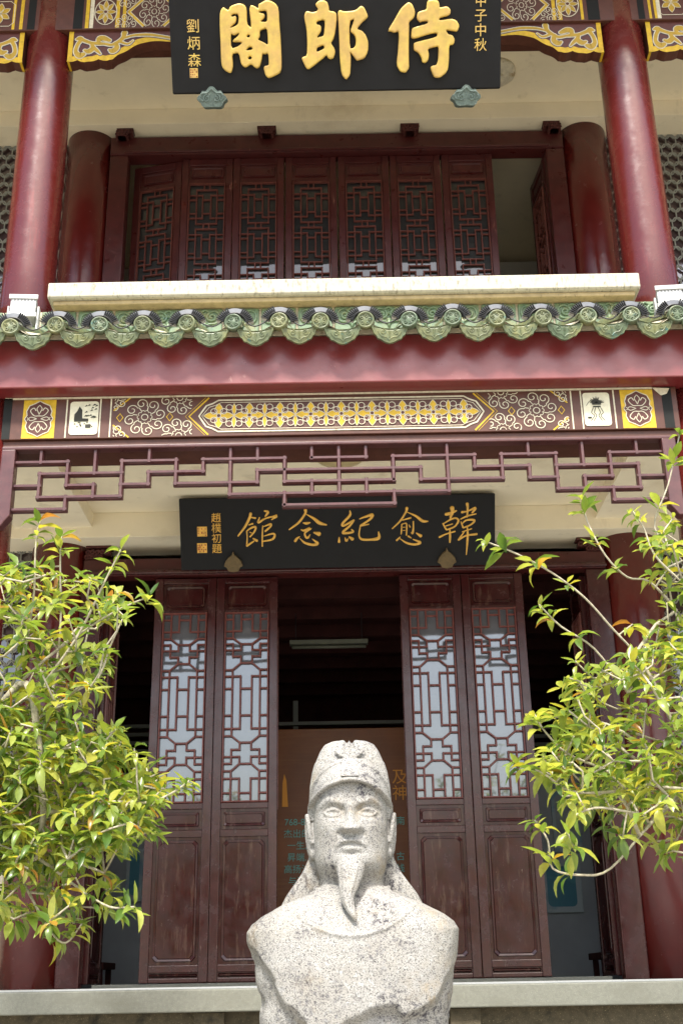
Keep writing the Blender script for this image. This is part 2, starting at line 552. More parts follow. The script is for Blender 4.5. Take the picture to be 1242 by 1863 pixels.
def catmull(pts, sub=5, closed=False):
    n = len(pts)
    if n < 3 and not closed:
        return [tuple(p) for p in pts]
    P = [np.array(p, float) for p in pts]
    out = []
    for i in range(n if closed else n - 1):
        p0 = P[i - 1] if (closed or i > 0) else 2 * P[0] - P[1]
        p1, p2 = P[i], P[(i + 1) % n]
        p3 = P[(i + 2) % n] if (closed or i + 2 < n) else 2 * P[-1] - P[-2]
        for k in range(sub):
            t = k / sub
            out.append(tuple(0.5 * (2 * p1 + (p2 - p0) * t + (2 * p0 - 5 * p1 + 4 * p2 - p3) * t * t + (3 * p1 - p0 - 3 * p2 + p3) * t ** 3)))
    if not closed:
        out.append(tuple(P[-1]))
    return out
def ellipse(cx, cz, a, b, n=24, a0=0.0, a1=2 * math.pi):
    full = abs(a1 - a0 - 2 * math.pi) < 1e-6
    k = n if full else n + 1
    return [(cx + a * math.cos(a0 + (a1 - a0) * i / n), cz + b * math.sin(a0 + (a1 - a0) * i / n)) for i in range(k)]
def rrect(x0, x1, z0, z1, r, n=4):
    out = []
    for cx, cz, s0 in ((x1 - r, z1 - r, 0), (x0 + r, z1 - r, 1), (x0 + r, z0 + r, 2), (x1 - r, z0 + r, 3)):
        for k in range(n + 1):
            a = math.pi / 2 * (s0 + k / n)
            out.append((cx + r * math.cos(a), cz + r * math.sin(a)))
    return out
ORD = ['first', 'second', 'third', 'fourth', 'fifth', 'sixth', 'seventh', 'eighth', 'ninth', 'tenth', 'eleventh', 'twelfth',
       'thirteenth', 'fourteenth', 'fifteenth', 'sixteenth', 'seventeenth', 'eighteenth']

# ------------------------------------------------------------------ planes of the building
YI, YF, YU = 8.84, 6.75, 7.30          # inner columns, lower front columns, upper front columns
BAY = 2.25
PZ = 1.570                              # platform top
CEIL1, CEIL2 = 5.00, 8.95               # porch ceilings
EDGE = 6.6                              # half length of the building

ground = MB().add([(-400, -400, 0), (400, -400, 0), (400, 400, 0), (-400, 400, 0)], [(0, 1, 2, 3)]).build('ground', 'paving')
tag(ground, kind='structure')

hall = empty('memorial_hall', (0, 6.25, 0))
tag(hall, 'two-storey red-columned hall with green tiled eave and latticed doors', 'building')
def part(mb, name, m, bevel=0.0, smooth=False, label=None, parent=None, fix=False):
    o = mb.build(name, m, parent or hall, False, smooth, bevel, fix)
    if label: o['label'] = label
    return o

# platform: slab with nosing, plinth wall below with pilasters
slab = MB().box(-EDGE - 1, EDGE + 1, 6.25, 14.5, PZ - 0.105, PZ)
part(slab, 'platform_slab', 'platform_stone', bevel=0.006, label='pale speckled stone slab edging the platform')
part(MB().box(-EDGE - 1, EDGE + 1, 6.275, 8.62, PZ + 0.001, PZ + 0.004), 'porch_paving', 'platform_top')
part(MB().box(-EDGE - 0.9, EDGE + 0.9, 6.33, 14.4, 0, PZ - 0.106), 'plinth_wall', 'plinth_stone', label='dark rough stone plinth below the platform')
for k in range(-5, 6):
    x = 0.24 + k * 1.26 - 0.95
    part(MB().box(x - 0.075, x + 0.075, 6.295, 6.33, 0, PZ - 0.107), 'plinth_pilaster', 'plinth_stone', bevel=0.004)

# columns
def column(x, y, z0, z1, r, m, base=True, label=None):
    prof = [(r, 0), (r * 1.005, (z1 - z0) * 0.3), (r * 0.995, (z1 - z0) * 0.7), (r * 0.975, z1 - z0)]
    o = part(MB().lathe(prof, 48, (x, y, z0)), 'column', m, smooth=True)
    for p in o.data.polygons:
        if len(p.vertices) > 4: p.use_smooth = False
    if base:
        b = MB().lathe([(r * 1.35, 0), (r * 1.42, 0.05), (r * 1.38, 0.12), (r * 1.08, 0.2), (r * 1.05, 0.21)], 40, (x, y, z0 - 0.002))
        part(b, 'column_base', 'ledge_stone', smooth=True, parent=o)
    return o
SIDE = [-5.9, -BAY, BAY, 5.9]
for x in SIDE:
    inner_r = 0.232
    column(x, YI, PZ, CEIL1 + 0.3, inner_r, 'inner_column_red', base=False)
    column(x, YI, 5.1, CEIL2 + 0.3, 0.225, 'inner_column_red', base=False)
    column(x * 1.0, YF, PZ, 5.026, 0.20, 'column_red', base=abs(x) > 3)
    column(x * 1.0, YU, 5.1, 9.35, 0.185, 'column_red', base=False)

# floor slab between the storeys, porch ceiling, cove beam, upper ceiling
part(MB().box(-EDGE, EDGE, 6.70, 14.2, CEIL1 + 0.02, 5.15), 'floor_slab', 'cream_plaster', label='cream plastered porch ceiling')
part(MB().box(-EDGE, EDGE, 8.52, 8.96, 4.815, CEIL1 + 0.019), 'ceiling_beam', 'cream_plaster', bevel=0.004)
for x in (-BAY, BAY):
    part(MB().box(x - 0.30, x + 0.30, YF + 0.19, 8.9, 4.90, CEIL1 + 0.018), 'tie_beam', 'cream_plaster', bevel=0.004)
part(MB().box(-EDGE, EDGE, 7.02, 14.2, CEIL2 + 0.02, CEIL2 + 0.14), 'upper_ceiling', 'cream_plaster', label='cream plastered ceiling under the upper eave')
part(MB().box(-EDGE, EDGE, 8.55, 8.96, 8.80, CEIL2 + 0.019), 'upper_ceiling_beam', 'cream_plaster', bevel=0.004)
part(MB().box(-EDGE - 0.5, EDGE + 0.5, 6.15, 14.8, 9.36, 9.52), 'upper_eave', 'fascia_red', bevel=0.01)
part(MB().box(-EDGE - 0.2, EDGE + 0.2, 14.2, 14.4, 0, 9.36), 'back_wall', 'cream_plaster')
for s in (-1, 1):
    part(MB().box(s * EDGE - 0.1, s * EDGE + 0.1, 8.9, 14.2, PZ, 9.36), 'end_wall', 'cream_plaster')

# ------------------------------------------------------------------ inner facade, lower storey
YD = 8.75                               # face of the doors
DZ0, DZ1 = PZ + 0.03, 4.545
LX0, LX1 = -1.478, -0.520               # left pair of leaves
RX0, RX1 = 0.425, 1.385                 # right pair
frame = MB()
frame.box(-2.04, 2.04, 8.70, 8.84, DZ1 + 0.012, 4.70)
part(frame, 'door_lintel', 'upper_maroon', bevel=0.012, label='dark maroon lintel beam above the lower doors')
part(MB().box(-2.04, 2.04, 8.665, 8.70, DZ1 + 0.014, DZ1 + 0.05), 'lintel_moulding', 'door_maroon', bevel=0.012)
for s in (-1, 1):
    part(MB().box(min(s * 1.88, s * 2.05), max(s * 1.88, s * 2.05), 8.71, 8.83, PZ, DZ1 + 0.011), 'door_jamb', 'door_maroon', bevel=0.01)
part(MB().box(-1.8, 1.8, 8.76, 8.84, PZ, PZ + 0.026), 'threshold', 'platform_stone', bevel=0.004)

def cloud_bracket(x, z, s, y, h=0.10, w=0.24, name='carved_bracket', both=False):
    """small pierced cloud bracket: stacked scrolls under a flat cap"""
    m = MB()
    m.box(x - w / 2 if both else min(x, x + s * w), x + w / 2 if both else max(x, x + s * w), y - 0.05, y + 0.05, z + h * 0.84, z + h)
    k = 5
    for i in range(k):
        for row in range(2):
            f = (i + 0.5) / k
            lim = 1 - row * 0.35
            if both:
                xx = x + (f - 0.5) * w * 0.9 * lim
            else:
                xx = x + s * w * 0.95 * f * lim
            zz = z + h * (0.50 - 0.36 * row)
            pts = [(xx + 0.02 * math.cos(a) * (1 - a / 12), y - 0.045 - 0.006 * (i % 2), zz + 0.02 * math.sin(a) * (1 - a / 12)) for a in np.linspace(0, 7.5, 16)]
            m.sweep(pts, 0.0075, 6)
            m.box(xx - 0.018, xx + 0.018, y - 0.035, y + 0.04, zz - 0.018, zz + 0.02)
    o = part(m, name, 'carved_dark')
    return o
cloud_bracket(-2.03, 4.702, 1, 8.75, 0.11, 0.20)
cloud_bracket(2.03, 4.702, -1, 8.75, 0.11, 0.20)

# lattice patterns in unit coordinates -------------------------------------------------
U = (0.0, 0.17, 0.365, 0.635, 0.83, 1.0)
def lower_lattice():
    A, B, Cc, D, E, F = U
    v = lambda y: (1775 - y) / 1423.0
    S = []
    def H(x0, x1, y): S.append(((x0, v(y)), (x1, v(y))))
    def V(x, y0, y1): S.append(((x, v(y0)), (x, v(y1))))
    def both(fn):
        for mirror in (False, True):
            k = len(S)
            fn()
            if mirror:
                for i in range(k, len(S)):
                    S[i] = tuple((1 - p[0], p[1]) for p in S[i])
    def half():
        V(B, 352, 545); V(Cc, 352, 490); H(A, B, 395); H(A, Cc, 490); H(A, B, 545)
        S.append(((B, v(545)), (Cc, v(592))))
        H(A, B, 592); V(B, 592, 690); H(A, Cc, 640); V(Cc, 592, 640); H(B, Cc, 690); V(Cc, 690, 742)
        S.append(((B, v(795)), (Cc, v(742))))
        H(A, B, 795); H(A, Cc, 845); V(Cc, 845, 1245); V(B, 795, 1300); H(A, B, 940); H(A, B, 1145); H(A, Cc, 1245); H(A, B, 1300)
        S.append(((B, v(1300)), (Cc, v(1350))))
        V(Cc, 1350, 1402); H(B, Cc, 1402); V(B, 1402, 1505); H(A, Cc, 1455); V(Cc, 1455, 1507); H(A, B, 1505)
        S.append(((B, v(1560)), (Cc, v(1507))))
        H(A, B, 1560); H(A, Cc, 1615); V(Cc, 1615, 1775); V(B, 1560, 1775); H(A, B, 1720)
    both(half)
    for y in (395, 592, 742, 940, 1145, 1350, 1507, 1720):
        H(Cc, D, y)
    return S
def upper_lattice(n_units):
    a, b, c, d, e, f = 0, 0.2, 0.38, 0.62, 0.8, 1
    P = 235.0
    total = 30 + n_units * P
    v = lambda y: 1 - y / total
    S = []
    H = lambda x0, x1, y: S.append(((x0, v(y)), (x1, v(y))))
    V = lambda x, y0, y1: S.append(((x, v(y0)), (x, v(min(y1, total)))))
    for x in (0.42, 0.58): V(x, 0, 30)
    for k in range(n_units):
        o = 30 + k * P
        H(b, e, o); H(b, e, o + 203)
        for x in (b, e): V(x, o, o + 203)
        for x in (c, d): V(x, o + 33, o + 170)
        for y in (33, 170):
            H(a, c, o + y); H(d, f, o + y)
        for y in (60, 142):
            H(a, b, o + y); H(c, d, o + y); H(e, f, o + y)
        for x in (0.42, 0.58): V(x, o + 203, o + P)
    return S

def raised_panel(x0, x1, z0, z1, y):
    """fielded panel: sunk ground, bevelled raised field with cut corners"""
    m = MB()
    w, h = x1 - x0, z1 - z0
    c = min(w, h) * 0.16
    def ring(i, k):
        cc = max(c - i * 0.2, 0.012)
        return [(x0 + i + cc * k, z0 + i), (x1 - i - cc * k, z0 + i), (x1 - i, z0 + i + cc * k), (x1 - i, z1 - i - cc * k),
                (x1 - i - cc * k, z1 - i), (x0 + i + cc * k, z1 - i), (x0 + i, z1 - i - cc * k), (x0 + i, z0 + i + cc * k)]
    i1 = min(0.022, h * 0.16)
    i2 = min(0.040, h * 0.30)
    rings = [(0.0, 0.02, y + 0.010), (i1, 0.5, y + 0.010), (i1 + 0.004, 0.5, y - 0.002), (i2, 0.5, y + 0.003), (i2 + 0.004, 0.5, y - 0.004)]
    vs_, fs_ = [], []
    for i, k, yy in rings:
        vs_ += [(x, yy, z) for x, z in ring(i, k)]
    for r in range(len(rings) - 1):
        for k in range(8):
            l = (k + 1) % 8
            fs_.append((r * 8 + k, r * 8 + l, (r + 1) * 8 + l, (r + 1) * 8 + k))
    fs_.append(tuple((len(rings) - 1) * 8 + k for k in range(8)))
    m.add(vs_, fs_)
    return m

def door_proto(w, h, rails, mf, mp, ml, mg, segs, lat_w, panes=None):
    """leaf at local origin (bottom centre, face at y=0). rails: list of (kind, z0, z1) openings"""
    x0, x1 = -w / 2, w / 2
    st = w * 0.135
    fr = MB()
    fr.box(x0, x0 + st, 0, 0.05, 0, h).box(x1 - st, x1, 0, 0.05, 0, h)
    edges = sorted([(a, b) for _, a, b in rails])
    zprev = 0.0
    for a, b in edges + [(h, h)]:
        if a - zprev > 0.002:
            fr.box(x0 + st, x1 - st, 0.003, 0.047, zprev, a)
        zprev = b
    d = fr.build('door_leaf', mf, None, bevel=0.005)
    for kind, a, b in rails:
        if kind == 'panel':
            raised_panel(x0 + st, x1 - st, a, b, 0.008).build('panel', mp, d, True)
        else:
            # moulding round the lattice
            g = 0.013
            mo = MB()
            X0, X1 = x0 + st + 0.002, x1 - st - 0.002
            mo.bar((X0 + g / 2, a), (X0 + g / 2, b), g, 0.020, 0.030, False).bar((X1 - g / 2, a), (X1 - g / 2, b), g, 0.020, 0.030, False)
            mo.bar((X0 + g, a + g / 2), (X1 - g, a + g / 2), g, 0.020, 0.028, False).bar((X0 + g, b - g / 2), (X1 - g, b - g / 2), g, 0.020, 0.028, False)
            mo.build('lattice_frame', ml, d, True)
            la = MB()
            la_x0, la_x1, la_z0, la_z1 = X0 + g, X1 - g, a + g, b - g
            for i, (p, q) in enumerate(segs):
                P_ = (la_x0 + p[0] * (la_x1 - la_x0), la_z0 + p[1] * (la_z1 - la_z0))
                Q_ = (la_x0 + q[0] * (la_x1 - la_x0), la_z0 + q[1] * (la_z1 - la_z0))
                la.bar(P_, Q_, lat_w, 0.020 + 0.0004 * (i % 5), 0.018)
            la.build('lattice', ml, d, True)
            MB().box(x0 + st, x1 - st, 0.030, 0.034, a, b).build('glass_pane', mg, d, True)
    return d
def copy_tree(o, parent=None):
    c = o.copy()
    C.objects.link(c)
    for ch in list(o.children):
        k = copy_tree(ch, None)
        k.parent = c
    return c
def place_leaf(proto, used, x, y, z, rz=0.0):
    d = proto if not used[0] else copy_tree(proto)
    used[0] = True
    d.parent = None
    d.location = (x, y, z)
    d.rotation_euler = (0, 0, rz)
    d.parent = hall
    d.matrix_parent_inverse = Matrix.Translation(-hall.location)
    return d

def zrel(py, Y, px=450):
    return at(px, py, Y).z
H1 = DZ1 - DZ0
LW = (LX1 - LX0) / 2 - 0.004
zr = lambda py: zrel(py, YD) - DZ0
rails1 = [('panel', 0.03, zr(1768)), ('panel', zr(1754), zr(1521)), ('panel', zr(1508), zr(1470)), ('lattice', zr(1459), zr(1113)), ('panel', zr(1108), zr(1060))]
proto1 = door_proto(LW, H1, rails1, 'door_maroon', 'door_panel', 'lattice_maroon', 'door_glass', lower_lattice(), 0.0145)
used1 = [False]
for i, (x, lab) in enumerate(((LX0 + LW / 2 + 0.002, None), (LX1 - LW / 2 - 0.002, None), (RX0 + LW / 2 + 0.002, None), (RX1 - LW / 2 - 0.002, None))):
    place_leaf(proto1, used1, x, YD, DZ0, R((0.6, -0.5, 0.4, -0.8)[i]))
# leaves folded inwards beside the middle opening and beside the jambs
place_leaf(proto1, used1, LX1 - 0.03, YD + 0.055 + LW / 2, DZ0, R(90))
place_leaf(proto1, used1, RX0 + 0.03, YD + 0.055 + LW / 2, DZ0, R(-90))
place_leaf(proto1, used1, -1.85, YD + 0.11 + LW / 2, DZ0, R(90))
place_leaf(proto1, used1, 1.85, YD + 0.11 + LW / 2, DZ0, R(-90))

# side bays: walls with hexagon-mesh windows
def hexmesh(x0, x1, z0, z1, y, cw, ch, bw):
    m = MB()
    row = 0
    z = z0
    segs = set()
    q = lambda p: (round(p[0], 4), round(p[1], 4))
    while z < z1 + ch:
        x = x0 - cw + (cw / 2 if row % 2 else 0)
        while x < x1 + cw:
            hx, hz = cw / 2, ch / 2
            V = [(x - hx, z - hz * 0.5), (x - hx, z + hz * 0.5), (x - hx * 0.45, z + hz), (x + hx * 0.45, z + hz), (x + hx, z + hz * 0.5),
                 (x + hx, z - hz * 0.5), (x + hx * 0.45, z - hz), (x - hx * 0.45, z - hz)]
            for i in range(8):
                a, b = q(V[i]), q(V[(i + 1) % 8])
                segs.add((min(a, b), max(a, b)))
            x += cw
        z += ch * 0.75
        row += 1
    for a, b in segs:
        if min(a[0], b[0]) < x0 or max(a[0], b[0]) > x1 or min(a[1], b[1]) < z0 or max(a[1], b[1]) > z1:
            continue
        m.bar(a, b, bw, y, 0.012, False)
    return m
for s in (-1, 1):
    for (z0, z1, zs) in ((PZ, CEIL1, 2.45), (5.15, CEIL2, 5.9)):
        xa, xb = sorted((s * 2.42, s * 5.70))
        part(MB().box(xa, xb, 8.86, 8.98, z0, zs), 'side_wall', 'cream_plaster')
        w = part(MB().box(xa, xb, 8.80, 8.88, zs, zs + 0.09).box(xa, xb, 8.80, 8.88, z1 - 0.10, z1 - 0.02)
                 .box(xa, xa + 0.05, 8.80, 8.88, zs + 0.09, z1 - 0.10).box(xb - 0.05, xb, 8.80, 8.88, zs + 0.09, z1 - 0.10), 'side_window', 'upper_maroon', bevel=0.005)
        o = hexmesh(xa + 0.05, xb - 0.05, zs + 0.09, z1 - 0.10, 8.82, 0.092, 0.135, 0.011).build('window_mesh', 'hex_metal', w)
        MB().box(xa + 0.05, xb - 0.05, 8.845, 8.85, zs + 0.09, z1 - 0.10).build('glass_pane', 'red_glass', w)
        # timber mullions behind the glass mesh
        k = MB()
        for i in range(5):
            xx = xa + (xb - xa) * (i + 0.5) / 5
            k.box(xx - 0.03, xx + 0.03, 8.852, 8.89, zs + 0.09, z1 - 0.10)
        k.build('mullion', 'upper_maroon', w)

# ------------------------------------------------------------------ inner facade, upper storey
UZ1 = 8.565
part(MB().box(-2.05, 2.05, 8.68, 8.84, UZ1 + 0.006, 8.765), 'upper_lintel', 'upper_maroon', bevel=0.012, label='dark maroon lintel above the upper doors')
part(MB().box(-1.92, 1.92, 8.655, 8.68, UZ1 + 0.008, UZ1 + 0.035), 'lintel_moulding', 'upper_maroon', bevel=0.008)
for s in (-1, 1):
    part(MB().box(min(s * 1.885, s * 2.05), max(s * 1.885, s * 2.05), 8.69, 8.83, 5.15, UZ1 + 0.005), 'door_jamb', 'upper_maroon', bevel=0.012)
UW = 0.464
UH = UZ1 - 5.2
uz = lambda py: at(570, py, 8.75).z - 5.2
rails2 = [('panel', 0.10, 0.42), ('lattice', 0.50, uz(330)), ('panel', uz(323), uz(297))]
n_units = 6
proto2 = door_proto(UW - 0.006, UH, rails2, 'upper_maroon', 'upper_maroon', 'upper_lattice', 'dark_glass', upper_lattice(n_units), 0.0135)
used2 = [False]
xu = [-1.84, -1.405, -0.939, -0.479, 0.003, 0.47, 0.937, 1.41]
for i in range(7):
    xc = (xu[i] + xu[i + 1]) / 2
    if i == 0:
        place_leaf(proto2, used2, xc - 0.01, YD + 0.075, 5.2, R(-12))
    else:
        place_leaf(proto2, used2, xc, YD + 0.002 * (i % 2), 5.2, R((0, 0.5, -0.4, 0.3, -0.3, 0.5, -0.6)[i]))
place_leaf(proto2, used2, 1.85, YD + 0.06 + UW / 2, 5.2, R(-84))
for px, sgn, both in ((213, 1, False), (485, 1, True), (745, 1, True), (1017, -1, False)):
    p = at(px, 238 - (px - 485) * 0.017, 8.62)
    cloud_bracket(p.x, p.z - 0.035, sgn, 8.65, 0.08, 0.17 if both else 0.15, both=both)

# ------------------------------------------------------------------ rooms behind
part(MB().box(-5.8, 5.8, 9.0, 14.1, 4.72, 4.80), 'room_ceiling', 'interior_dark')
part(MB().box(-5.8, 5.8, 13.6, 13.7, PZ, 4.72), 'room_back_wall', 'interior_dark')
for k in range(7):
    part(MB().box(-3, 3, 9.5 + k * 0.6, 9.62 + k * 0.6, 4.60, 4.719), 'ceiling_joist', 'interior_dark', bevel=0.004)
for s in (-1, 1):
    xa, xb = sorted((s * 1.62, s * 5.8))
    part(MB().box(xa, xb, 10.6, 10.7, PZ + 0.003, 3.35), 'partition_wall', 'interior_grey')
    part(MB().box(s * 2.62 - 0.06, s * 2.62 + 0.06, 10.53, 10.599, PZ + 0.003, 3.35), 'partition_post', 'interior_grey', bevel=0.004)
for k in range(4):
    z = 3.78 + k * 0.085
    part(MB().box(-2.6, 2.6, 12.0, 12.05, z, z + 0.035), 'louvre_slat', 'metal_grey')
part(MB().box(-0.55, -0.50, 12.055, 12.1, PZ, 4.3).box(0.75, 0.80, 12.055, 12.1, PZ, 4.3), 'louvre_post', 'metal_grey')
part(MB().box(-5.5, 5.5, 13.4, 13.5, 5.16, 8.9), 'upper_room_wall', 'interior_white')
part(MB().box(2.6, 2.7, 9.0, 13.4, 5.16, 8.9), 'upper_room_partition', 'interior_white')
part(MB().box(-5.5, 5.5, 11.0, 11.25, 8.35, 8.9), 'upper_room_beam', 'interior_white', bevel=0.005)

# ------------------------------------------------------------------ lower front: painted beam, fascia, frieze
BY = 6.58
BZ0, BZ1 = 4.737, 5.026
for xa, xb in ((-EDGE, -2.40), (2.40, EDGE)):
    part(MB().box(xa, xb, BY, 6.92, BZ0, BZ1), 'side_beam', 'beam_maroon', bevel=0.004)
beam = part(MB().box(-2.11, 2.09, BY, 6.92, BZ0, BZ1), 'painted_beam', 'beam_maroon', bevel=0.004, label='maroon beam painted with gold blossoms and white scrolls')
part(MB().box(-2.10, 2.08, BY + 0.02, 6.90, BZ0 - 0.045, BZ0 - 0.001), 'beam_soffit', 'beam_maroon', bevel=0.004)
part(MB().box(-EDGE, EDGE, 6.45, 6.80, 5.028, 5.360), 'fascia', 'fascia_red', bevel=0.008, label='glossy red fascia beam under the tile eave')

def painter(Y):
    return lambda px, py: (lambda p: (p.x, p.z))(at(px, py, Y))
e1, e2, e3 = BY - 0.002, BY - 0.004, BY - 0.006
def paint(mb, m, name='paint', parent=None):
    """few large pieces become parts of their own; fine brushwork stays one part"""
    if len(mb.g) <= 12:
        ends = [k for k, _ in mb.g[1:]] + [len(mb.v)]
        fends = [k for _, k in mb.g[1:]] + [len(mb.f)]
        for (v0, f0), v1, f1 in zip(mb.g, ends, fends):
            q = MB()
            q.v = mb.v[v0:v1]
            q.f = [tuple(i - v0 for i in f) for f in mb.f[f0:f1]]
            q.build(name, m, parent or beam)
        return None
    o = mb.build(name, m, parent or beam)
    o['kind'] = 'stuff'
    return o
zc, zh = (BZ0 + BZ1) / 2, (BZ1 - BZ0) / 2
bx = lambda px: at(px, 750, BY).x
def shield(cx, cz, a, b):
    pts = [(0, 1), (0.35, 0.86), (0.72, 0.74), (0.90, 0.42), (0.84, 0.20), (1.0, 0.0)]
    pts = pts + [(x, -z) for x, z in pts[-2::-1]]
    pts = pts + [(-x, z) for x, z in pts[-2:0:-1]]
    return [(cx + x * a, cz + z * b) for x, z in pts]
def spiral(cx, cz, r, a0, turns, sgn, n=16, shrink=0.25):
    out = []
    for i in range(n):
        t = i / (n - 1)
        a = a0 + sgn * t * turns * 2 * math.pi
        rr = r * (1 - t * (1 - shrink))
        out.append((cx + rr * math.cos(a), cz + rr * math.sin(a)))
    return out
def scroll_flower(mb, cx, cz, r, y, clip, lw=0.0055, petals=10, asp=1.0):
    """ring of small petals inside a wreath of curling scrolls, white outlines"""
    def put(pts, w, closed=False):
        run = []
        pts = [(p[0], cz + (p[1] - cz) * asp) for p in pts]
        for p in pts + ([pts[0]] if closed else []):
            if clip(p):
                run.append(p)
            else:
                if len(run) > 2: mb.strip(run, w, y)
                run = []
        if len(run) > 2: mb.strip(run, w, y)
    put(ellipse(cx, cz, r * 0.15, r * 0.15, 14), lw, True)
    for k in range(petals):
        a = 2 * math.pi * k / petals
        put(ellipse(cx + r * 0.26 * math.cos(a), cz + r * 0.26 * math.sin(a), r * 0.085, r * 0.085, 9, a - 1.7, a + 1.7), lw * 0.8)
    n = 8
    for k in range(n):
        a = 2 * math.pi * (k + 0.3) / n
        c = (cx + r * 0.70 * math.cos(a), cz + r * 0.70 * math.sin(a))
        tail = [(cx + r * 0.36 * math.cos(a - 0.55), cz + r * 0.36 * math.sin(a - 0.55)), (cx + r * 0.55 * math.cos(a - 0.50), cz + r * 0.55 * math.sin(a - 0.50))]
        put(tail + spiral(c[0], c[1], r * 0.275, a - 2.2, 1.25, 1, 22, 0.22), lw)

yel, wht, mar, blk, ink, off, gld = MB(), MB(), MB(), MB(), MB(), MB(), MB()
for (xa, xb) in ((bx(7), bx(22)), (bx(1206), bx(1224))):
    blk.rect(xa, xb, BZ0 + 0.004, BZ1 - 0.004, e1)
wht.strip([(bx(8), BZ1 - 0.008), (bx(1190), BZ1 - 0.008)], 0.014, e1)
wht.flat([(bx(1190), BZ1 - 0.006), (bx(1222), BZ1 - 0.012), (bx(1216), BZ1 - 0.05), (bx(1205), BZ1 - 0.062), (bx(1196), BZ1 - 0.03)], e2)
for (xa, xb) in ((bx(43), bx(102)), (bx(1130), bx(1190))):
    yel.rect(xa, xb, BZ0 + 0.006, BZ1 - 0.018, e1)
    cx, cz = (xa + xb) / 2, zc - 0.006
    mar.flat(shield(cx, cz, 0.090, 0.124), e2)
    wht.strip(shield(cx, cz, 0.088, 0.122), 0.006, e3, True)
    for s in (-1, 1):
        for t in (-1, 1):
            wht.strip(catmull([(cx, cz + t * 0.02), (cx + s * 0.03, cz + t * 0.022), (cx + s * 0.055, cz + t * 0.055), (cx + s * 0.035, cz + t * 0.075), (cx + s * 0.02, cz + t * 0.055)], 5), 0.0055, e3)
            wht.strip(catmull([(cx, cz + t * 0.095), (cx + s * 0.016, cz + t * 0.070), (cx + s * 0.006, cz + t * 0.045), (cx, cz + t * 0.03)], 5), 0.005, e3)
            wht.strip(catmull([(cx + s * 0.012, cz), (cx + s * 0.05, cz + t * 0.012), (cx + s * 0.072, cz - t * 0.01)], 5), 0.005, e3)
for px in (122, 183, 202, 1040, 1058, 1118):
    wht.strip([(bx(px), BZ0 + 0.006), (bx(px), BZ1 - 0.018)], 0.009, e1)
for i, (pa, pb) in enumerate(((128, 180), (1061, 1110))):
    xa, xb = bx(pa), bx(pb)
    off.flat(rrect(xa, xb, BZ0 + 0.025, BZ1 - 0.035, 0.02), e2)
    cx = (xa + xb) / 2
    g = random.Random(5 + i)
    if i == 0:       # seated figure and bamboo sprays
        ink.flat([(cx - 0.06, zc - 0.03), (cx + 0.03, zc - 0.03), (cx + 0.028, zc - 0.01), (cx - 0.01, zc - 0.008), (cx - 0.012, zc + 0.05), (cx - 0.03, zc + 0.075), (cx - 0.045, zc + 0.04), (cx - 0.06, zc + 0.02)], e3)
        for k in range(16):
            x, z = cx + g.uniform(0.0, 0.065), zc + g.uniform(-0.02, 0.085)
            ink.flat([(x, z), (x + 0.022, z + 0.006), (x + 0.012, z + 0.014)], e3 - 0.0004 * (k % 3))
        for k in range(14):
            x, z = cx + g.uniform(-0.06, 0.05), zc + g.uniform(-0.07, -0.04)
            ink.flat([(x, z), (x + 0.012, z + 0.002), (x + 0.006, z + 0.011)], e3 - 0.0004 * (k % 3))
        ink.rect(cx + 0.012, cx + 0.045, zc - 0.074, zc - 0.05, e3 - 0.0012)
    else:            # grass pot on a carved stand
        for k in range(15):
            a = math.pi * (k + 0.5) / 15
            r = g.uniform(0.030, 0.052)
            ink.strip([(cx, zc + 0.035), (cx + r * math.cos(a), zc + 0.035 + r * math.sin(a))], [0.012, 0.003], e3 - 0.0003 * (k % 3))
        ink.strip([(cx - 0.028, zc + 0.03), (cx + 0.028, zc + 0.03)], 0.012, e3 - 0.001)
        ink.strip([(cx - 0.024, zc + 0.012), (cx + 0.024, zc + 0.012)], 0.01, e3 - 0.001)
        for s in (-1, 1):
            for t in (0.010, 0.028):
                ink.strip(catmull([(cx + s * t * 0.8, zc + 0.006), (cx + s * (t + 0.008), zc - 0.03), (cx + s * t * 0.7, zc - 0.05), (cx + s * (t + 0.016), zc - 0.085)], 4), 0.004, e3)
        ink.rect(cx - 0.062, cx - 0.038, zc - 0.07, zc - 0.058, e3)
        ink.strip(catmull([(cx - 0.01, zc + 0.045), (cx - 0.04, zc + 0.05), (cx - 0.065, zc + 0.02)], 4), 0.003, e3)
# centre cartouche with the blossom lattice
c0 = -0.005
half = 0.885
hh = 0.108
zm = zc - 0.006
def cart(inset):
    e, hz = half - inset, hh - inset * 0.9
    s = [(e - 0.12, hz), (e - 0.085, hz * 0.80), (e - 0.045, hz * 0.66), (e - 0.02, hz * 0.30), (e, 0), (e - 0.02, -hz * 0.30), (e - 0.045, -hz * 0.66), (e - 0.085, -hz * 0.80), (e - 0.12, -hz)]
    return [(c0 + x, zm + z) for x, z in s] + [(c0 - x, zm + z) for x, z in s[::-1]]
wht.strip(cart(0.0), 0.010, e2, True)
wht.strip(cart(0.018), 0.004, e2, True)
for s in (-1, 1):
    for d, w in ((0.0, 0.011),):
        yel.strip([(c0 + s * (half - 0.06), zm + hh + 0.02), (c0 + s * (half + 0.062), zm), (c0 + s * (half - 0.06), zm - hh - 0.02)], w, e1)
        yel.strip([(c0 + s * (half - 0.04), zm + hh + 0.022), (c0 + s * (half + 0.085), zm), (c0 + s * (half - 0.04), zm - hh - 0.022)], 0.003, e1)
ap = 0.1905
bz = hh - 0.022
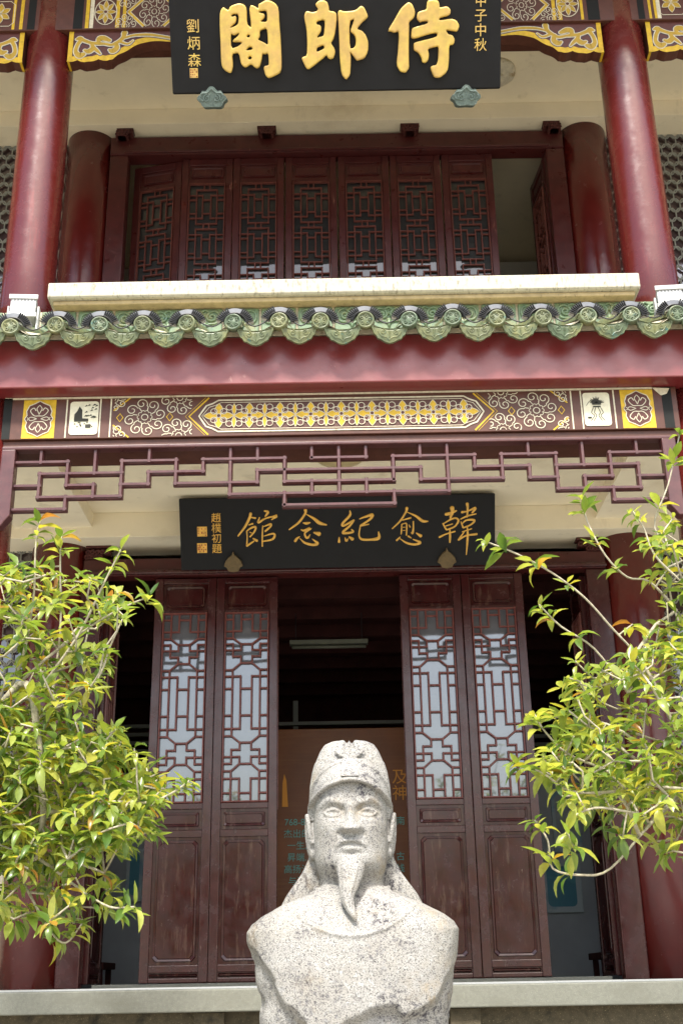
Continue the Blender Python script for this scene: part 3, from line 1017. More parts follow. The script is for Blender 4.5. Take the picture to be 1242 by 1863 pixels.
def lens(x0, z0, x1, z1, w):
    n = 10
    dx, dz = x1 - x0, z1 - z0
    L_ = math.hypot(dx, dz)
    nx, nz_ = -dz / L_, dx / L_
    a = [(x0 + dx * t + nx * w * math.sin(math.pi * t), z0 + dz * t + nz_ * w * math.sin(math.pi * t)) for t in [i / n for i in range(n + 1)]]
    b = [(x0 + dx * t - nx * w * math.sin(math.pi * t), z0 + dz * t - nz_ * w * math.sin(math.pi * t)) for t in [i / n for i in range(n, -1, -1)]]
    return a + b[1:-1]
for k in range(-9, 10):
    cx = c0 + k * ap / 2
    if abs(cx - c0) > half - 0.05: continue
    main = (k % 2 == 0)
    for s in (-1, 1):
        w = 0.024 if main else 0.018
        l = lens(cx, zm, cx, zm + s * bz * (1.0 if main else 0.98), w if main else 0.013)
        yel.flat(l, e2); wht.strip(l, 0.0035, e3, True)
        l = lens(cx, zm, cx + s * ap / 2 * 0.99, zm, w) if main else None
        if l:
            yel.flat(l, e2); wht.strip(l, 0.0035, e3, True)
        rows = ((zm, (-1, 1)),) if main else ((zm + bz, (-1,)), (zm - bz, (1,)))
        for cz, dirs in rows:
            for t in dirs:
                lobe = ellipse(cx + s * 0.030, cz + t * 0.030, 0.020, 0.019, 14)
                mar.flat(lobe, e2 - 0.0005); wht.strip(lobe, 0.0045, e3 - 0.0005, True)
    if main:
        q = ellipse(cx, zm, 0.013, 0.013, 12)
        mar.flat(q, e3 - 0.0008); wht.strip(q, 0.004, e3 - 0.0014, True)
# scroll fields left and right of the cartouche
for s, pa, pb in ((-1, 206, 352), (1, 886, 1034)):
    xa, xb = bx(pa), bx(pb)
    clip = lambda p, xa=xa, xb=xb: xa + 0.006 < p[0] < xb - 0.004 + 0.06 * (0) and BZ0 + 0.006 < p[1] < BZ1 - 0.018
    xo = xa + 0.20 if s < 0 else xb - 0.20
    scroll_flower(wht, xo, zm, 0.135, e2, clip)
    xs = xa + 0.415 if s < 0 else xb - 0.415
    for cz in (zm + 0.13, zm - 0.13):
        scroll_flower(wht, xs, cz, 0.125, e2, clip)
    xe = xa if s < 0 else xb
    for cz in (zm + 0.13, zm - 0.13):
        scroll_flower(wht, xe, cz, 0.09, e2, clip)
    for cx in (xo - 0.155, xo + 0.155):
        q = [(cx - 0.02, zm), (cx, zm + 0.028), (cx + 0.02, zm), (cx, zm - 0.028)]
        yel.strip(q, 0.006, e1, True)
    for t in (-1, 1):
        yel.strip([(xe - s * 0.004, zm + t * 0.05), (xe - s * 0.105, zm + t * 0.136)], 0.009, e1)
paint(yel, 'paint_yellow', 'gold_blossoms'); paint(wht, 'paint_white', 'white_scrolls'); paint(mar, 'paint_maroon', 'maroon_lobes')
paint(blk, 'paint_black', 'black_band'); paint(ink, 'paint_ink', 'ink_picture'); paint(off, 'paint_offwhite', 'picture_ground')

# openwork frieze hanging below the beam
FX0, FX1 = at(25, 850, 6.6).x, at(1210, 850, 6.6).x
FZ0 = at(617, 811, 6.6).z
fu, fr_ = (FX1 - FX0) / 24.0, 0.0778
fz = lambda r: FZ0 - r * fr_
fxx = lambda c: FX0 + c * fu
frieze = part(MB().box(FX0 - 0.075, FX1 + 0.075, 6.575, 6.645, FZ0 + 0.0, BZ0 - 0.047), 'frieze', 'frieze_maroon', bevel=0.006, label='openwork maroon fretwork frieze below the painted beam')
half_bars = [('H', 1, 0, 2), ('V', 1, 0, 1), ('V', 2, 1, 3), ('H', 2, 1, 4), ('V', 1, 2, 4), ('H', 3, 0, 1), ('H', 3, 2, 3), ('V', 3, 3, 4), ('H', 4, 1, 4),
             ('V', 2, 4, 5), ('H', 5, 0, 2), ('V', 3, 0, 2), ('V', 4, 1, 4), ('H', 1, 4, 6), ('V', 5, 0, 1), ('V', 6, 1, 3), ('H', 2, 5, 7), ('V', 5, 2, 3),
             ('H', 3, 4, 5), ('V', 7, 1, 2), ('V', 8, 0, 4), ('H', 1, 7, 10), ('V', 9, 0, 1), ('V', 10, 1, 3), ('V', 9, 2, 3), ('H', 3, 6, 9),
             ('V', 11, 0, 1), ('V', 11, 3, 4), ('V', 10, 4, 5)]
bars = list(half_bars)
for k, a, b, c in half_bars:
    bars.append((k, a, 24 - c, 24 - b) if k == 'H' else (k, 24 - a, b, c))
bars += [('H', 2, 9, 15), ('H', 3, 10, 14), ('H', 4, 8, 16), ('H', 1, 11, 13), ('V', 12, 0, 4), ('H', 5, 10, 14)]
for i, (k, a, b, c) in enumerate(bars):
    m = MB()
    jit = 0.0007 * (i % 7)
    if k == 'H':
        m.bar((fxx(b), fz(a)), (fxx(c), fz(a)), 0.028, 6.635 + jit, 0.045)
    else:
        m.bar((fxx(a), fz(b)), (fxx(a), fz(c)), 0.028, 6.635 + jit, 0.045, True)
    m.build('fret_bar', 'frieze_maroon', frieze)
for s, xx in ((-1, FX0), (1, FX1)):
    m = MB()
    pts = [(0.0, FZ0), (0.0, fz(5.6)), (0.012, fz(5.8)), (0.03, fz(6.1)), (0.05, fz(6.5)), (0.085, fz(6.5)), (0.085, FZ0)]
    m.prism([(xx + s * (x - 0.012), z) for x, z in pts], 6.57, 6.65)
    m.build('frieze_stile', 'frieze_maroon', frieze, bevel=0.006)

# ------------------------------------------------------------------ tile eave
eave = part(MB().add([(-EDGE, 6.44, 5.392), (EDGE, 6.44, 5.392), (EDGE, 7.02, 5.62), (-EDGE, 7.02, 5.62), (-EDGE, 6.44, 5.362), (EDGE, 6.44, 5.362), (EDGE, 7.02, 5.50), (-EDGE, 7.02, 5.50)],
                     [(0, 1, 2, 3), (7, 6, 5, 4), (0, 4, 5, 1), (3, 2, 6, 7), (0, 3, 7, 4), (1, 5, 6, 2)]), 'tile_eave', 'mortar', label='pent roof edge of green glazed tiles')
DX0, DX1 = at(22, 595, 6.30).x, at(1228, 572, 6.30).x
PIT = (DX1 - DX0) / 15.0
DZc = 5.376
disc_m = MB()
prof = [(r_ * 0.76, y_) for r_, y_ in [(0.0, -0.012), (0.020, -0.013), (0.034, -0.009), (0.046, -0.011), (0.052, -0.006), (0.056, -0.018), (0.066, -0.020), (0.072, -0.012), (0.073, 0.0), (0.070, 0.03)]]
n = 28
vs_ = [(r * math.cos(2 * math.pi * k / n), y, r * math.sin(2 * math.pi * k / n)) for r, y in prof[1:] for k in range(n)]
vs_.append((0, -0.012, 0))
fs_ = [(i * n + k, (i + 1) * n + k, (i + 1) * n + (k + 1) % n, i * n + (k + 1) % n) for i in range(len(prof) - 2) for k in range(n)]
fs_ += [(len(vs_) - 1, k, (k + 1) % n) for k in range(n)]
disc_m.add(vs_, fs_)
for k in range(5):
    a = 2 * math.pi * k / 5
    pts = [(x, -0.013, z) for x, z in spiral(0.026 * math.cos(a), 0.026 * math.sin(a), 0.012, a, 1.1, 1, 10, 0.3)]
    disc_m.sweep(pts, 0.0035, 5)
disc_me = disc_m.mesh('round_tile_end')
bar_m = MB()
vs_, fs_ = [], []
L_b = 0.66
for j in range(5):
    t = j / 4
    for k in range(9):
        a = math.pi * k / 8
        vs_.append((0.058 * math.cos(a), t * L_b, 0.058 * math.sin(a) - 0.01 + t * L_b * 0.5))
fs_ = [(j * 9 + k, j * 9 + k + 1, (j + 1) * 9 + k + 1, (j + 1) * 9 + k) for j in range(4) for k in range(8)]
bar_me = MB().add(vs_, fs_).mesh('barrel_tile')
drip = MB()
outl = [(-0.098, 0.044), (-0.05, 0.032), (0, 0.028), (0.05, 0.032), (0.098, 0.044), (0.103, 0.030), (0.094, 0.010), (0.090, -0.006), (0.076, -0.018), (0.068, -0.034), (0.048, -0.042), (0.030, -0.055), (0, -0.064)]
outl += [(-x, z) for x, z in outl[-2:4:-1]]
outl = [(p[0], p[1]) for p in catmull(outl, 2, True)]
def dshape(scale, y):
    return [(x * scale * 1.10, y, ((z + 0.004) * scale - 0.004) * 1.05) for x, z in outl]
nn = len(outl)
rings = [dshape(1.0, 0.018), dshape(1.0, 0.0), dshape(0.96, -0.006), dshape(0.90, -0.006), dshape(0.87, 0.000), dshape(0.5, -0.004)]
vs_ = [v for r in rings for v in r]
fs_ = [(i * nn + k, i * nn + (k + 1) % nn, (i + 1) * nn + (k + 1) % nn, (i + 1) * nn + k) for i in range(len(rings) - 1) for k in range(nn)]
fs_.append(tuple((len(rings) - 1) * nn + k for k in range(nn)))
fs_.append(tuple(range(nn - 1, -1, -1)))
drip.add(vs_, fs_)
for s in (-1, 1):
    drip.sweep([(x, -0.004, z) for x, z in spiral(s * 0.040, 0.006, 0.018, 1.5, 1.3, s, 14, 0.25)], 0.004, 5)
    drip.sweep([(s * x, -0.003, z) for x, z in catmull([(0.0, -0.045), (0.02, -0.028), (0.05, -0.020), (0.072, 0.01)], 4)], 0.0035, 5)
drip.sweep([(0, -0.004, 0.012), (0, -0.004, -0.03)], [0.008, 0.004], 6)
drip_me = drip.mesh('drip_tile')
for me in (disc_me, bar_me, drip_me):
    me.materials.append(MATS['glaze_green'])
    bm = bmesh.new(); bm.from_mesh(me); bmesh.ops.recalc_face_normals(bm, faces=bm.faces); bm.to_mesh(me); bm.free()
disc_me.polygons.foreach_set('use_smooth', [True] * len(disc_me.polygons))
bar_me.polygons.foreach_set('use_smooth', [True] * len(bar_me.polygons))
def put(name, me, loc, rot=(0, 0, 0), parent=eave):
    o = bpy.data.objects.new(name, me)
    C.objects.link(o)
    o.parent = parent
    o.matrix_parent_inverse = Matrix.Translation((0, 0, 0))
    o.location = loc
    o.rotation_euler = rot
    return o
discs = []
for k in range(-2, 18):
    x = DX0 + k * PIT + rnd.uniform(-0.012, 0.012)
    z = DZc + rnd.uniform(-0.006, 0.006)
    put('round_tile_end', disc_me, (x, 6.30, z), (R(8) + rnd.uniform(-0.05, 0.05), rnd.uniform(-1.5, 1.5), rnd.uniform(-0.06, 0.06)))
    put('barrel_tile', bar_me, (x, 6.315, z), (0, 0, 0))
    if 0 <= k <= 15: discs.append((x, z))
    xd = DX0 + (k + 0.5) * PIT + rnd.uniform(-0.010, 0.010)
    put('drip_tile', drip_me, (xd, 6.315, DZc - 0.080 + rnd.uniform(-0.006, 0.006)), (R(12) + rnd.uniform(-0.06, 0.06), rnd.uniform(-0.05, 0.05), rnd.uniform(-0.05, 0.05)))
# mortar bed and concave pan tiles between the barrels
pan = MB()
for j in range(3):
    for k in range(9):
        t = k / 8
        pan.v.append((-0.105 + 0.21 * t, j * 0.33, 0.016 - 0.05 * math.sin(math.pi * t) + j * 0.35 * 0.5))
pan.f = [(j * 9 + k, j * 9 + k + 1, (j + 1) * 9 + k + 1, (j + 1) * 9 + k) for j in range(2) for k in range(8)]
pan_me = pan.mesh('pan_tile')
pan_me.materials.append(MATS['mortar'])
for k in range(-2, 17):
    put('pan_tile', pan_me, (DX0 + (k + 0.5) * PIT, 6.32, DZc - 0.022))

# carved green panels and stone coping of the balcony
GY = 7.00
part(MB().box(-EDGE, EDGE, GY + 0.02, GY + 0.14, 5.55, 5.915), 'parapet', 'mortar', label='parapet behind the carved green panels')
orn = MB()
sx = 0.001
for s in (-1, 1):
    orn.sweep([(x, 0, z) for x, z in spiral(s * 0.046, 0.02, 0.038, math.pi / 2 + s * 0.3, 1.6, s, 24, 0.15)], 0.0105, 6)
    orn.sweep([(s * x, 0, z) for x, z in catmull([(0.0, -0.055), (0.03, -0.035), (0.075, -0.03), (0.098, 0.005), (0.090, 0.05), (0.06, 0.068), (0.03, 0.06), (0.0, 0.078)], 5)], 0.009, 6)
orn.sweep([(0, 0, -0.02), (0, -0.002, -0.065), (0, 0, -0.09)], [0.018, 0.012, 0.003], 6)
orn.sweep([(0, 0, 0.02), (0, -0.002, 0.05)], [0.012, 0.006], 6)
orn_me = orn.mesh('scroll_relief')
orn_me.materials.append(MATS['glaze_panel'])
orn_me.polygons.foreach_set('use_smooth', [True] * len(orn_me.polygons))
pan_box = MB().box(-0.117, 0.117, 0, 0.022, -0.15, 0.085).mesh('glazed_panel')
pan_box.materials.append(MATS['glaze_panel'])
gp = 0.2515
x0g = at(540, 575, GY).x
for k in range(-10, 11):
    x = x0g + (k + 0.5) * gp
    if abs(x - BAY) < 0.15 or abs(x + BAY) < 0.15: pass
    o = put('glazed_panel', pan_box, (x, GY, 5.822), parent=hall)
    o.location = (x, GY, 5.822)
    o.matrix_parent_inverse = Matrix.Translation(-hall.location)
    b = o.modifiers.new('bevel', 'BEVEL'); b.width = 0.006; b.segments = 2
    r = bpy.data.objects.new('scroll_relief', orn_me)
    C.objects.link(r)
    r.parent = o
    r.location = (0, -0.003, -0.004)
coping_segs = [(-2.02 + 0.03, 2.045), (-5.7, -2.43), (2.43, 5.7)]
for a, b in coping_segs:
    m = MB().prism([(0, 0), (1, 0), (1, 1), (0, 1)], 0, 1)
    m = MB()
    pr = [(6.90, 5.946), (6.885, 5.956), (6.885, 6.058), (6.90, 6.072), (7.24, 6.072), (7.24, 5.946)]
    vs_ = [(x, y, z) for x in (a, b) for y, z in pr]
    n6 = len(pr)
    fs_ = [(i, (i + 1) % n6, (i + 1) % n6 + n6, i + n6) for i in range(n6)] + [tuple(range(n6 - 1, -1, -1)), tuple(range(n6, 2 * n6))]
    m.add(vs_, fs_)
    o = part(m, 'coping', 'ledge_stone', bevel=0.006, fix=True, label='weathered cream stone coping along the balcony')
    part(MB().box(a + 0.03, b - 0.03, 6.925, 7.2, 5.912, 5.9455), 'coping_moulding', 'ledge_trim', bevel=0.008)
part(MB().box(-EDGE, EDGE, 7.14, 8.7, 5.151, 5.19), 'balcony_floor', 'platform_stone')

# ------------------------------------------------------------------ upper front: painted beam and carved spandrels
UBY = 7.13
ub0 = at(621, 45, UBY).z
ubeam = part(MB().box(-EDGE, EDGE, UBY, 7.45, ub0, 9.05), 'upper_painted_beam', 'beam_maroon', bevel=0.004, label='upper beam painted with rosettes and scrolls')
up_ = painter(UBY - 0.002)
yel, wht, blk, gld, mar = MB(), MB(), MB(), MB(), MB()
u1, u2, u3 = UBY - 0.002, UBY - 0.004, UBY - 0.006
ux = lambda px: at(px, 25, UBY).x
zt = 9.0
UZM = at(240, 24, UBY).z
for pa, pb in ((135, 152), (52, 66), (1068, 1090), (1160, 1172)):
    blk.rect(ux(pa), ux(pb), ub0 + 0.005, zt, u1)
for px, w in ((160, 0.028), (215, 0.030), (227, 0.026), (27, 0.022), (41, 0.026), (1007, 0.026), (1018, 0.028), (1058, 0.022), (1182, 0.02), (1192, 0.02)):
    yel.rect(ux(px) - w / 2, ux(px) + w / 2, ub0 + 0.008, zt, u1)
for px in (168, 1198):
    wht.rect(ux(px) - 0.015, ux(px) + 0.015, ub0 + 0.008, zt, u1)
for px in (193, 1033):
    cx, cz = ux(px), UZM + 0.012
    wht.strip(ellipse(cx, cz, 0.086, 0.126, 28), 0.007, u2, True)
    for k in range(8):
        a = math.pi * k / 4 + math.pi / 2
        l = lens(cx, cz, cx + 0.082 * math.cos(a), cz + 0.120 * math.sin(a), 0.019)
        gld.flat(l, u2 - 0.0003 * (k % 2)); wht.strip(l, 0.0045, u3, True)
    mar.flat(ellipse(cx, cz, 0.016, 0.016, 10), u3 - 0.001)
    wht.strip(ellipse(cx, cz, 0.016, 0.016, 10), 0.004, u3 - 0.002, True)
for px, lo, hi in ((281, 233, 330), (949, 890, 1000)):
    cx, cz = ux(px), UZM + 0.01
    clip = lambda p: ub0 + 0.006 < p[1] < zt
    scroll_flower(wht, cx, cz, 0.125, u2, clip, asp=1.4)
    q = [(cx - 0.20, cz), (cx, cz + 0.235), (cx + 0.20, cz), (cx, cz - 0.235)]
    for d, mb_, w in ((1.0, yel, 0.020), (1.09, wht, 0.006), (0.93, wht, 0.005)):
        pts = [(cx + (x - cx) * d, cz + (z - cz) * d) for x, z in q]
        for i in range(4):
            a, b = pts[i], pts[(i + 1) % 4]
            seg = [(a[0] + (b[0] - a[0]) * t, a[1] + (b[1] - a[1]) * t) for t in np.linspace(0, 1, 14)]
            seg = [p for p in seg if clip(p)]
            if len(seg) > 1: mb_.strip(seg, w, u1 if d == 1.0 else u2)
    for ex in (cx - 0.22, cx + 0.22):
        for ez in (cz - 0.14, cz + 0.16):
            scroll_flower(wht, ex, ez, 0.09, u2, clip, asp=1.4)
for px in (2, 1222):
    cx, cz = ux(px), UZM + 0.012
    wht.strip([(cx + x, cz + z) for x, z in rrect(-0.11, 0.11, -0.125, 0.125, 0.035, 1)], 0.006, u2, True)
    for k in range(6):
        a = math.pi * k / 3 + 0.5
        l = lens(cx, cz, cx + 0.085 * math.cos(a), cz + 0.105 * math.sin(a), 0.024)
        gld.flat(l, u2 - 0.0004 * (k % 3)); wht.strip(l, 0.0045, u3, True)
paint(yel, 'paint_yellow', 'gold_bands', ubeam); paint(wht, 'paint_white', 'white_scrolls', ubeam); paint(blk, 'paint_black', 'black_band', ubeam)
paint(gld, 'paint_gold', 'gold_petals', ubeam); paint(mar, 'paint_maroon', 'maroon_lobes', ubeam)

def spandrel(x_post, sgn, length, z_top):
    """carved board from the column towards the bay: lobed lower edge, gold frame, gold scroll with white outline"""
    k = 0.00385
    kv = (at(240, 47, 7.16).z - at(240, 110, 7.16).z) / 62.0
    low = [(0, -62), (20, -59), (40, -62), (62, -58), (84, -60), (98, -52), (114, -46), (132, -36), (150, -31), (175, -28), (210, -30), (260, -34)]
    pts = [(x * k, z * kv) for x, z in low if x * k <= length + 0.02]
    pts2 = catmull(pts, 4)
    # small lobes along the first part
    edge = []
    for i, (x, z) in enumerate(pts2):
        b = abs(math.sin(math.pi * x / (k * 21))) * 0.011 if x < 90 * k else 0
        edge.append((x, z - b))
    top = [(edge[-1][0], 0), (0, 0)]
    W = lambda p: (x_post + sgn * p[0], z_top + p[1])
    yb = 7.16
    o = part(MB().prism([W(p) for p in edge + top], yb, yb + 0.10), 'spandrel_board', 'beam_maroon', label='carved board with gold scroll and lobed lower edge')
    y = yb
    a = MB()
    inner_w = 0.036
    a.strip([W((p[0], p[1] + 0.024)) for p in edge], 0.050, y - 0.003)
    a.rect(min(W((0, 0))[0], W((0.036, 0))[0]), max(W((0, 0))[0], W((0.036, 0))[0]), z_top + edge[0][1] + 0.002, z_top - 0.001, y - 0.005)
    xe = [W((0, 0))[0], W((edge[-1][0], 0))[0]]
    a.rect(min(xe), max(xe), z_top - 0.052, z_top - 0.001, y - 0.004)
    a.box(min(W((0, 0))[0], W((0.018, 0))[0]), max(W((0, 0))[0], W((0.018, 0))[0]), y + 0.002, y + 0.098, z_top + edge[0][1] - 0.004, z_top + edge[0][1] + 0.001)
    a.build('gold_frame', 'paint_yellow', o)
    f = MB()
    ins = [(p[0], p[1] + 0.045) for p in edge if 0.040 < p[0]]
    f.flat([W(p) for p in ins + [(ins[-1][0], -0.050), (0.040, -0.050)]], y - 0.0015)
    f.build('maroon_field', 'paint_maroon', o)
    strokes = [
        [(16, -20, 5), (22, -19, 13), (30, -22, 9), (46, -27, 8), (60, -28, 9), (72, -29, 6)],
        [(24, -22, 9), (18, -31, 8), (16, -42, 9), (24, -49, 15), (32, -47, 10)],
        [(46, -27, 6), (50, -36, 11), (42, -42, 13), (34, -40, 6)],
        [(60, -28, 7), (62, -20, 13), (70, -19, 14), (82, -23, 9)],
        [(52, -36, 9), (60, -42, 7), (66, -47, 3)],
        [(72, -29, 6), (88, -31, 7), (102, -25, 9), (110, -18, 9), (112, -10, 12)],
        [(96, -28, 9), (98, -37, 12), (90, -42, 14), (84, -40, 6)],
        [(104, -26, 6), (120, -30, 5), (130, -24, 2)],
        [(110, -20, 4), (130, -15, 6), (160, -14, 7), (185, -17, 6), (215, -22, 6)],
    ]
    wl, gl, nl = MB(), MB(), MB()
    for si, st in enumerate(strokes):
        st = [q for q in st if q[0] * k < length - 0.01]
        if len(st) < 2: continue
        sm = catmull(st, 5)
        pts = [W((q[0] * k, (q[1] - 3) * kv)) for q in sm]
        wd = [max(q[2] * 0.85, 1.4) * k for q in sm]
        for mb_, dw, yy in ((nl, 0.026, y - 0.0026), (wl, 0.016, y - 0.0046), (gl, 0.0, y - 0.0070)):
            yy -= 0.00012 * si
            mb_.strip(pts, [w + dw for w in wd], yy)
            for e in (0, -1):
                mb_.flat(ellipse(pts[e][0], pts[e][1], (wd[e] + dw) / 2, (wd[e] + dw) / 2, 12), yy - 0.0004)
    nl.build('navy_outline', 'paint_navy', o); wl.build('white_outline', 'paint_white', o); gl.build('gold_scroll', 'paint_gold', o)  # navy paint is an outer outline around the white one
SZ = at(240, 47, 7.16).z
spandrel(-BAY + 0.175, 1, 0.95, SZ - 0.003)
spandrel(BAY - 0.175, -1, 0.95, SZ - 0.003)
spandrel(-BAY - 0.175, -1, 0.95, SZ - 0.003)
spandrel(BAY + 0.175, 1, 0.95, SZ - 0.003)

# ------------------------------------------------------------------ signboards
def font_mesh(text, size, extr, spacing=1.0):
    cu = bpy.data.curves.new('t', 'FONT')
    cu.body = text
    cu.size = size
    cu.extrude = extr
    cu.align_x = 'CENTER'
    cu.align_y = 'TOP'
    cu.space_line = spacing
    o = bpy.data.objects.new('t', cu)
    C.objects.link(o)
    bpy.context.view_layer.update()
    dg = bpy.context.evaluated_depsgraph_get()
    me = bpy.data.meshes.new_from_object(o.evaluated_get(dg))
    bpy.data.objects.remove(o)
    bpy.data.curves.remove(cu)
    return me
def outline_mesh(loops, extr, bev):
    cu = bpy.data.curves.new('t', 'CURVE')
    cu.dimensions = '2D'
    cu.fill_mode = 'BOTH'
    cu.extrude = extr
    cu.bevel_depth = bev
    cu.bevel_resolution = 2
    cu.offset = -bev
    for lp in loops:
        sp = cu.splines.new('POLY')
        sp.points.add(len(lp) - 1)
        for i, p in enumerate(lp):
            sp.points[i].co = (p[0], p[1], 0, 1)
        sp.use_cyclic_u = True
    o = bpy.data.objects.new('t', cu)
    C.objects.link(o)
    bpy.context.view_layer.update()
    dg = bpy.context.evaluated_depsgraph_get()
    me = bpy.data.meshes.new_from_object(o.evaluated_get(dg))
    bpy.data.objects.remove(o)
    bpy.data.curves.remove(cu)
    return me
class Board:
    """leaning board: origin bottom centre of its face, u to the right, v up along the board, n towards the viewer"""
    def __init__(s, name, origin, lean, w, h, label, cat):
        s.o0 = Vector(origin)
        s.u = Vector((1, 0, 0))
        s.v = Vector((0, -math.sin(lean), math.cos(lean)))
        s.n = s.u.cross(s.v)
        s.M = Matrix((( s.u.x, s.v.x, s.n.x, s.o0.x), (s.u.y, s.v.y, s.n.y, s.o0.y), (s.u.z, s.v.z, s.n.z, s.o0.z), (0, 0, 0, 1)))
        s.root = empty(name, s.o0)
        tag(s.root, label, cat)
        m = MB().box(-w / 2, w / 2, 0, h, -0.06, 0)
        s.add(m.mesh('board'), 'board', 'board_black', bevel=0.006)
    def add(s, me, name, m, bevel=0.0, smooth=None):
        me.transform(s.M)
        return link_mesh(name, me, m, s.root, False, smooth, bevel)
    def uv(s, px, py):
        p = on_plane(px, py, s.o0, s.n) - s.o0
        return p.dot(s.u), p.dot(s.v)
    def strokes(s, name, strokes, org, sc, m, depth=0.4, wk=1.0):
        mb_ = MB()
        for i, st in enumerate(strokes):
            sm = catmull(st, 6) if len(st) > 2 else [tuple(np.array(st[0]) * (1 - t) + np.array(st[1]) * t) for t in (0, 0.33, 0.66, 1)]
            P_, R_ = [], []
            for q in sm:
                u, v = s.uv(org[0] + q[0] * sc, org[1] + q[1] * sc)
                u2_, _ = s.uv(org[0] + (q[0] + 10) * sc, org[1] + q[1] * sc)
                P_.append((u, v, 0.001 + 0.0002 * (i % 7)))
                R_.append(max(q[2], 5) / 10 * (u2_ - u) / 2 * wk)
            # rounded ends
            d0 = (Vector(P_[0]) - Vector(P_[1])).normalized() * R_[0] * 0.6
            d1 = (Vector(P_[-1]) - Vector(P_[-2])).normalized() * R_[-1] * 0.6
            P_ = [tuple(Vector(P_[0]) + d0)] + P_ + [tuple(Vector(P_[-1]) + d1)]
            R_ = [R_[0] * 0.45] + R_ + [R_[-1] * 0.45]
            mb_.sweep(P_, R_, 10, True, (Vector((0, 0, 1)), depth))
        return s.add(mb_.mesh(name), name, m, smooth=True)
    def text(s, name, body, px, py, hpx, m, spacing=1.0, extr=0.003):
        u, v = s.uv(px, py)
        _, v2 = s.uv(px, py + hpx)
        me = font_mesh(body, abs(v - v2) * 1.02, extr, spacing)
        me.transform(Matrix.Translation((u, v, extr + 0.001)))
        return s.add(me, name, m)

# upper board ----
p = at(612, 165, 7.0)
B1 = Board('upper_signboard', (p.x, 7.0, p.z), R(34), 2.445, 1.02, 'large black signboard with three big gold characters under the upper eave', 'sign')
GE = [[(110,180),(150,128),(180,150),(235,185),(265,112),(400,66),(480,85),(525,140),(532,395),(590,460),(602,435),(570,180),(588,100),(630,102),(690,138),(712,152),(718,80),(760,60),(830,18),(900,22),(990,70),(1040,150),(1052,400),(1070,600),(1080,800),(1088,1000),(1085,1130),(1055,1190),(930,1255),(870,1268),(825,1220),(800,1112),(812,1076),(868,1068),(884,1040),(872,862),(820,885),(780,870),(765,980),(735,1090),(690,1112),(650,1095),(620,1058),(580,1050),(520,1097),(480,1090),(435,1040),(410,900),(380,862),(290,882),(310,1060),(285,1170),(255,1190),(180,1150),(130,1090),(115,980),(110,750),(95,450),(95,250)],
      [(275,262),(320,235),(385,238),(400,300),(390,400),(340,435),(265,465),(280,435),(350,378),(365,300),(348,268),(290,285)],
      [(270,550),(320,585),(412,540),(390,592),(312,655),(302,690),(438,690),(450,708),(400,755),(280,800)],
      [(528,592),(558,568),(584,590),(562,618),(535,614)], [(512,826),(560,770),(600,764),(624,800),(600,818)], [(548,942),(580,912),(608,935),(602,966),(560,970)],
      [(735,502),(850,460),(866,600),(870,740),(800,695),(702,650),(740,602)], [(722,196),(840,180),(854,240),(856,370),(738,362),(818,292),(812,236),(722,216)]]
LANG1 = [[(150,188),(250,215),(325,195),(342,150),(300,90),(308,72),(350,27),(430,15),(490,50),(515,120),(516,190),(600,200),(640,240),(641,330),(620,520),(590,640),(546,705),(610,800),(618,860),(590,950),(540,965),(500,945),(480,897),(400,970),(300,1050),(190,1130),(150,1110),(80,960),(92,935),(165,910),(170,700),(155,470),(115,280)],
         [(315,360),(445,325),(450,420),(435,580),(410,600),(315,622),(390,520),(395,450),(370,415),(320,410)], [(320,782),(425,735),(445,780),(430,800),(320,856)]]
LANG2 = [[(660,210),(690,175),(760,200),(900,190),(960,170),(1030,105),(1080,130),(1145,270),(1130,300),(1050,370),(960,480),(1050,510),(1110,580),(1150,690),(1145,840),(1090,950),(970,990),(940,960),(900,900),(852,852),(868,900),(868,1050),(858,1220),(790,1300),(715,1200),(690,950),(680,600),(665,300)],
         [(845,350),(930,310),(872,470),(860,520),(930,575),(950,650),(945,740),(910,790),(852,795)]]
SHI1 = [[(40,510),(150,330),(250,150),(370,45),(430,75),(480,190),(470,290),(380,370),(385,450),(378,700),(380,1000),(385,1110),(330,1185),(240,1165),(180,1050),(205,850),(220,600),(215,512),(150,540),(90,517)]]
SHI2 = [[(690,20),(760,8),(850,25),(875,90),(870,140),(1000,115),(1050,170),(1050,230),(1010,265),(870,300),(865,345),(1060,315),(1140,340),(1195,430),(1160,520),(1090,510),(970,492),(1010,565),(1080,580),(1120,650),(1100,730),(1025,740),(1025,1000),(1000,1170),(880,1265),(790,1260),(740,1150),(725,1090),(760,1070),(820,1065),(850,980),(860,770),(830,760),(680,800),(705,890),(690,990),(640,1030),(590,1010),(585,940),(530,855),(460,820),(455,710),(500,690),(830,610),(840,537),(700,562),(480,635),(415,625),(425,480),(460,455),(680,395),(685,350),(600,352),(560,375),(505,310),(520,220),(560,195),(665,170),(670,60)]]
def big(loops, org, name):
    sc = 140 / 1242.0
    L2 = []
    for lp in loops:
        # soften the digitised outline a little
        P_ = [np.array(p, float) for p in lp]
        pts = []
        for i in range(len(P_)):
            a, b = P_[i], P_[(i + 1) % len(P_)]
            pts += [a * 0.8 + b * 0.2, a * 0.2 + b * 0.8]
        L2.append([B1.uv(org[0] + q[0] * sc, org[1] + q[1] * sc) for q in pts])
    me = outline_mesh(L2, 0.012, 0.011)
    me.transform(Matrix.Translation((0, 0, 0.021)))
    B1.add(me, name, 'gold_leaf')
big(GE, (390, 0), 'gold_character'); big(SHI1 + SHI2, (700, 0), 'gold_character'); big(LANG1 + LANG2, (540, 0), 'gold_character')
B1.text('gold_inscription', '甲\n子\n中\n秋', 874, -10, 25, 'gold_leaf', 1.06)
B1.text('gold_inscription', '劉\n炳\n森', 351, 36, 26, 'gold_leaf', 1.18)
u, v = B1.uv(353, 133)
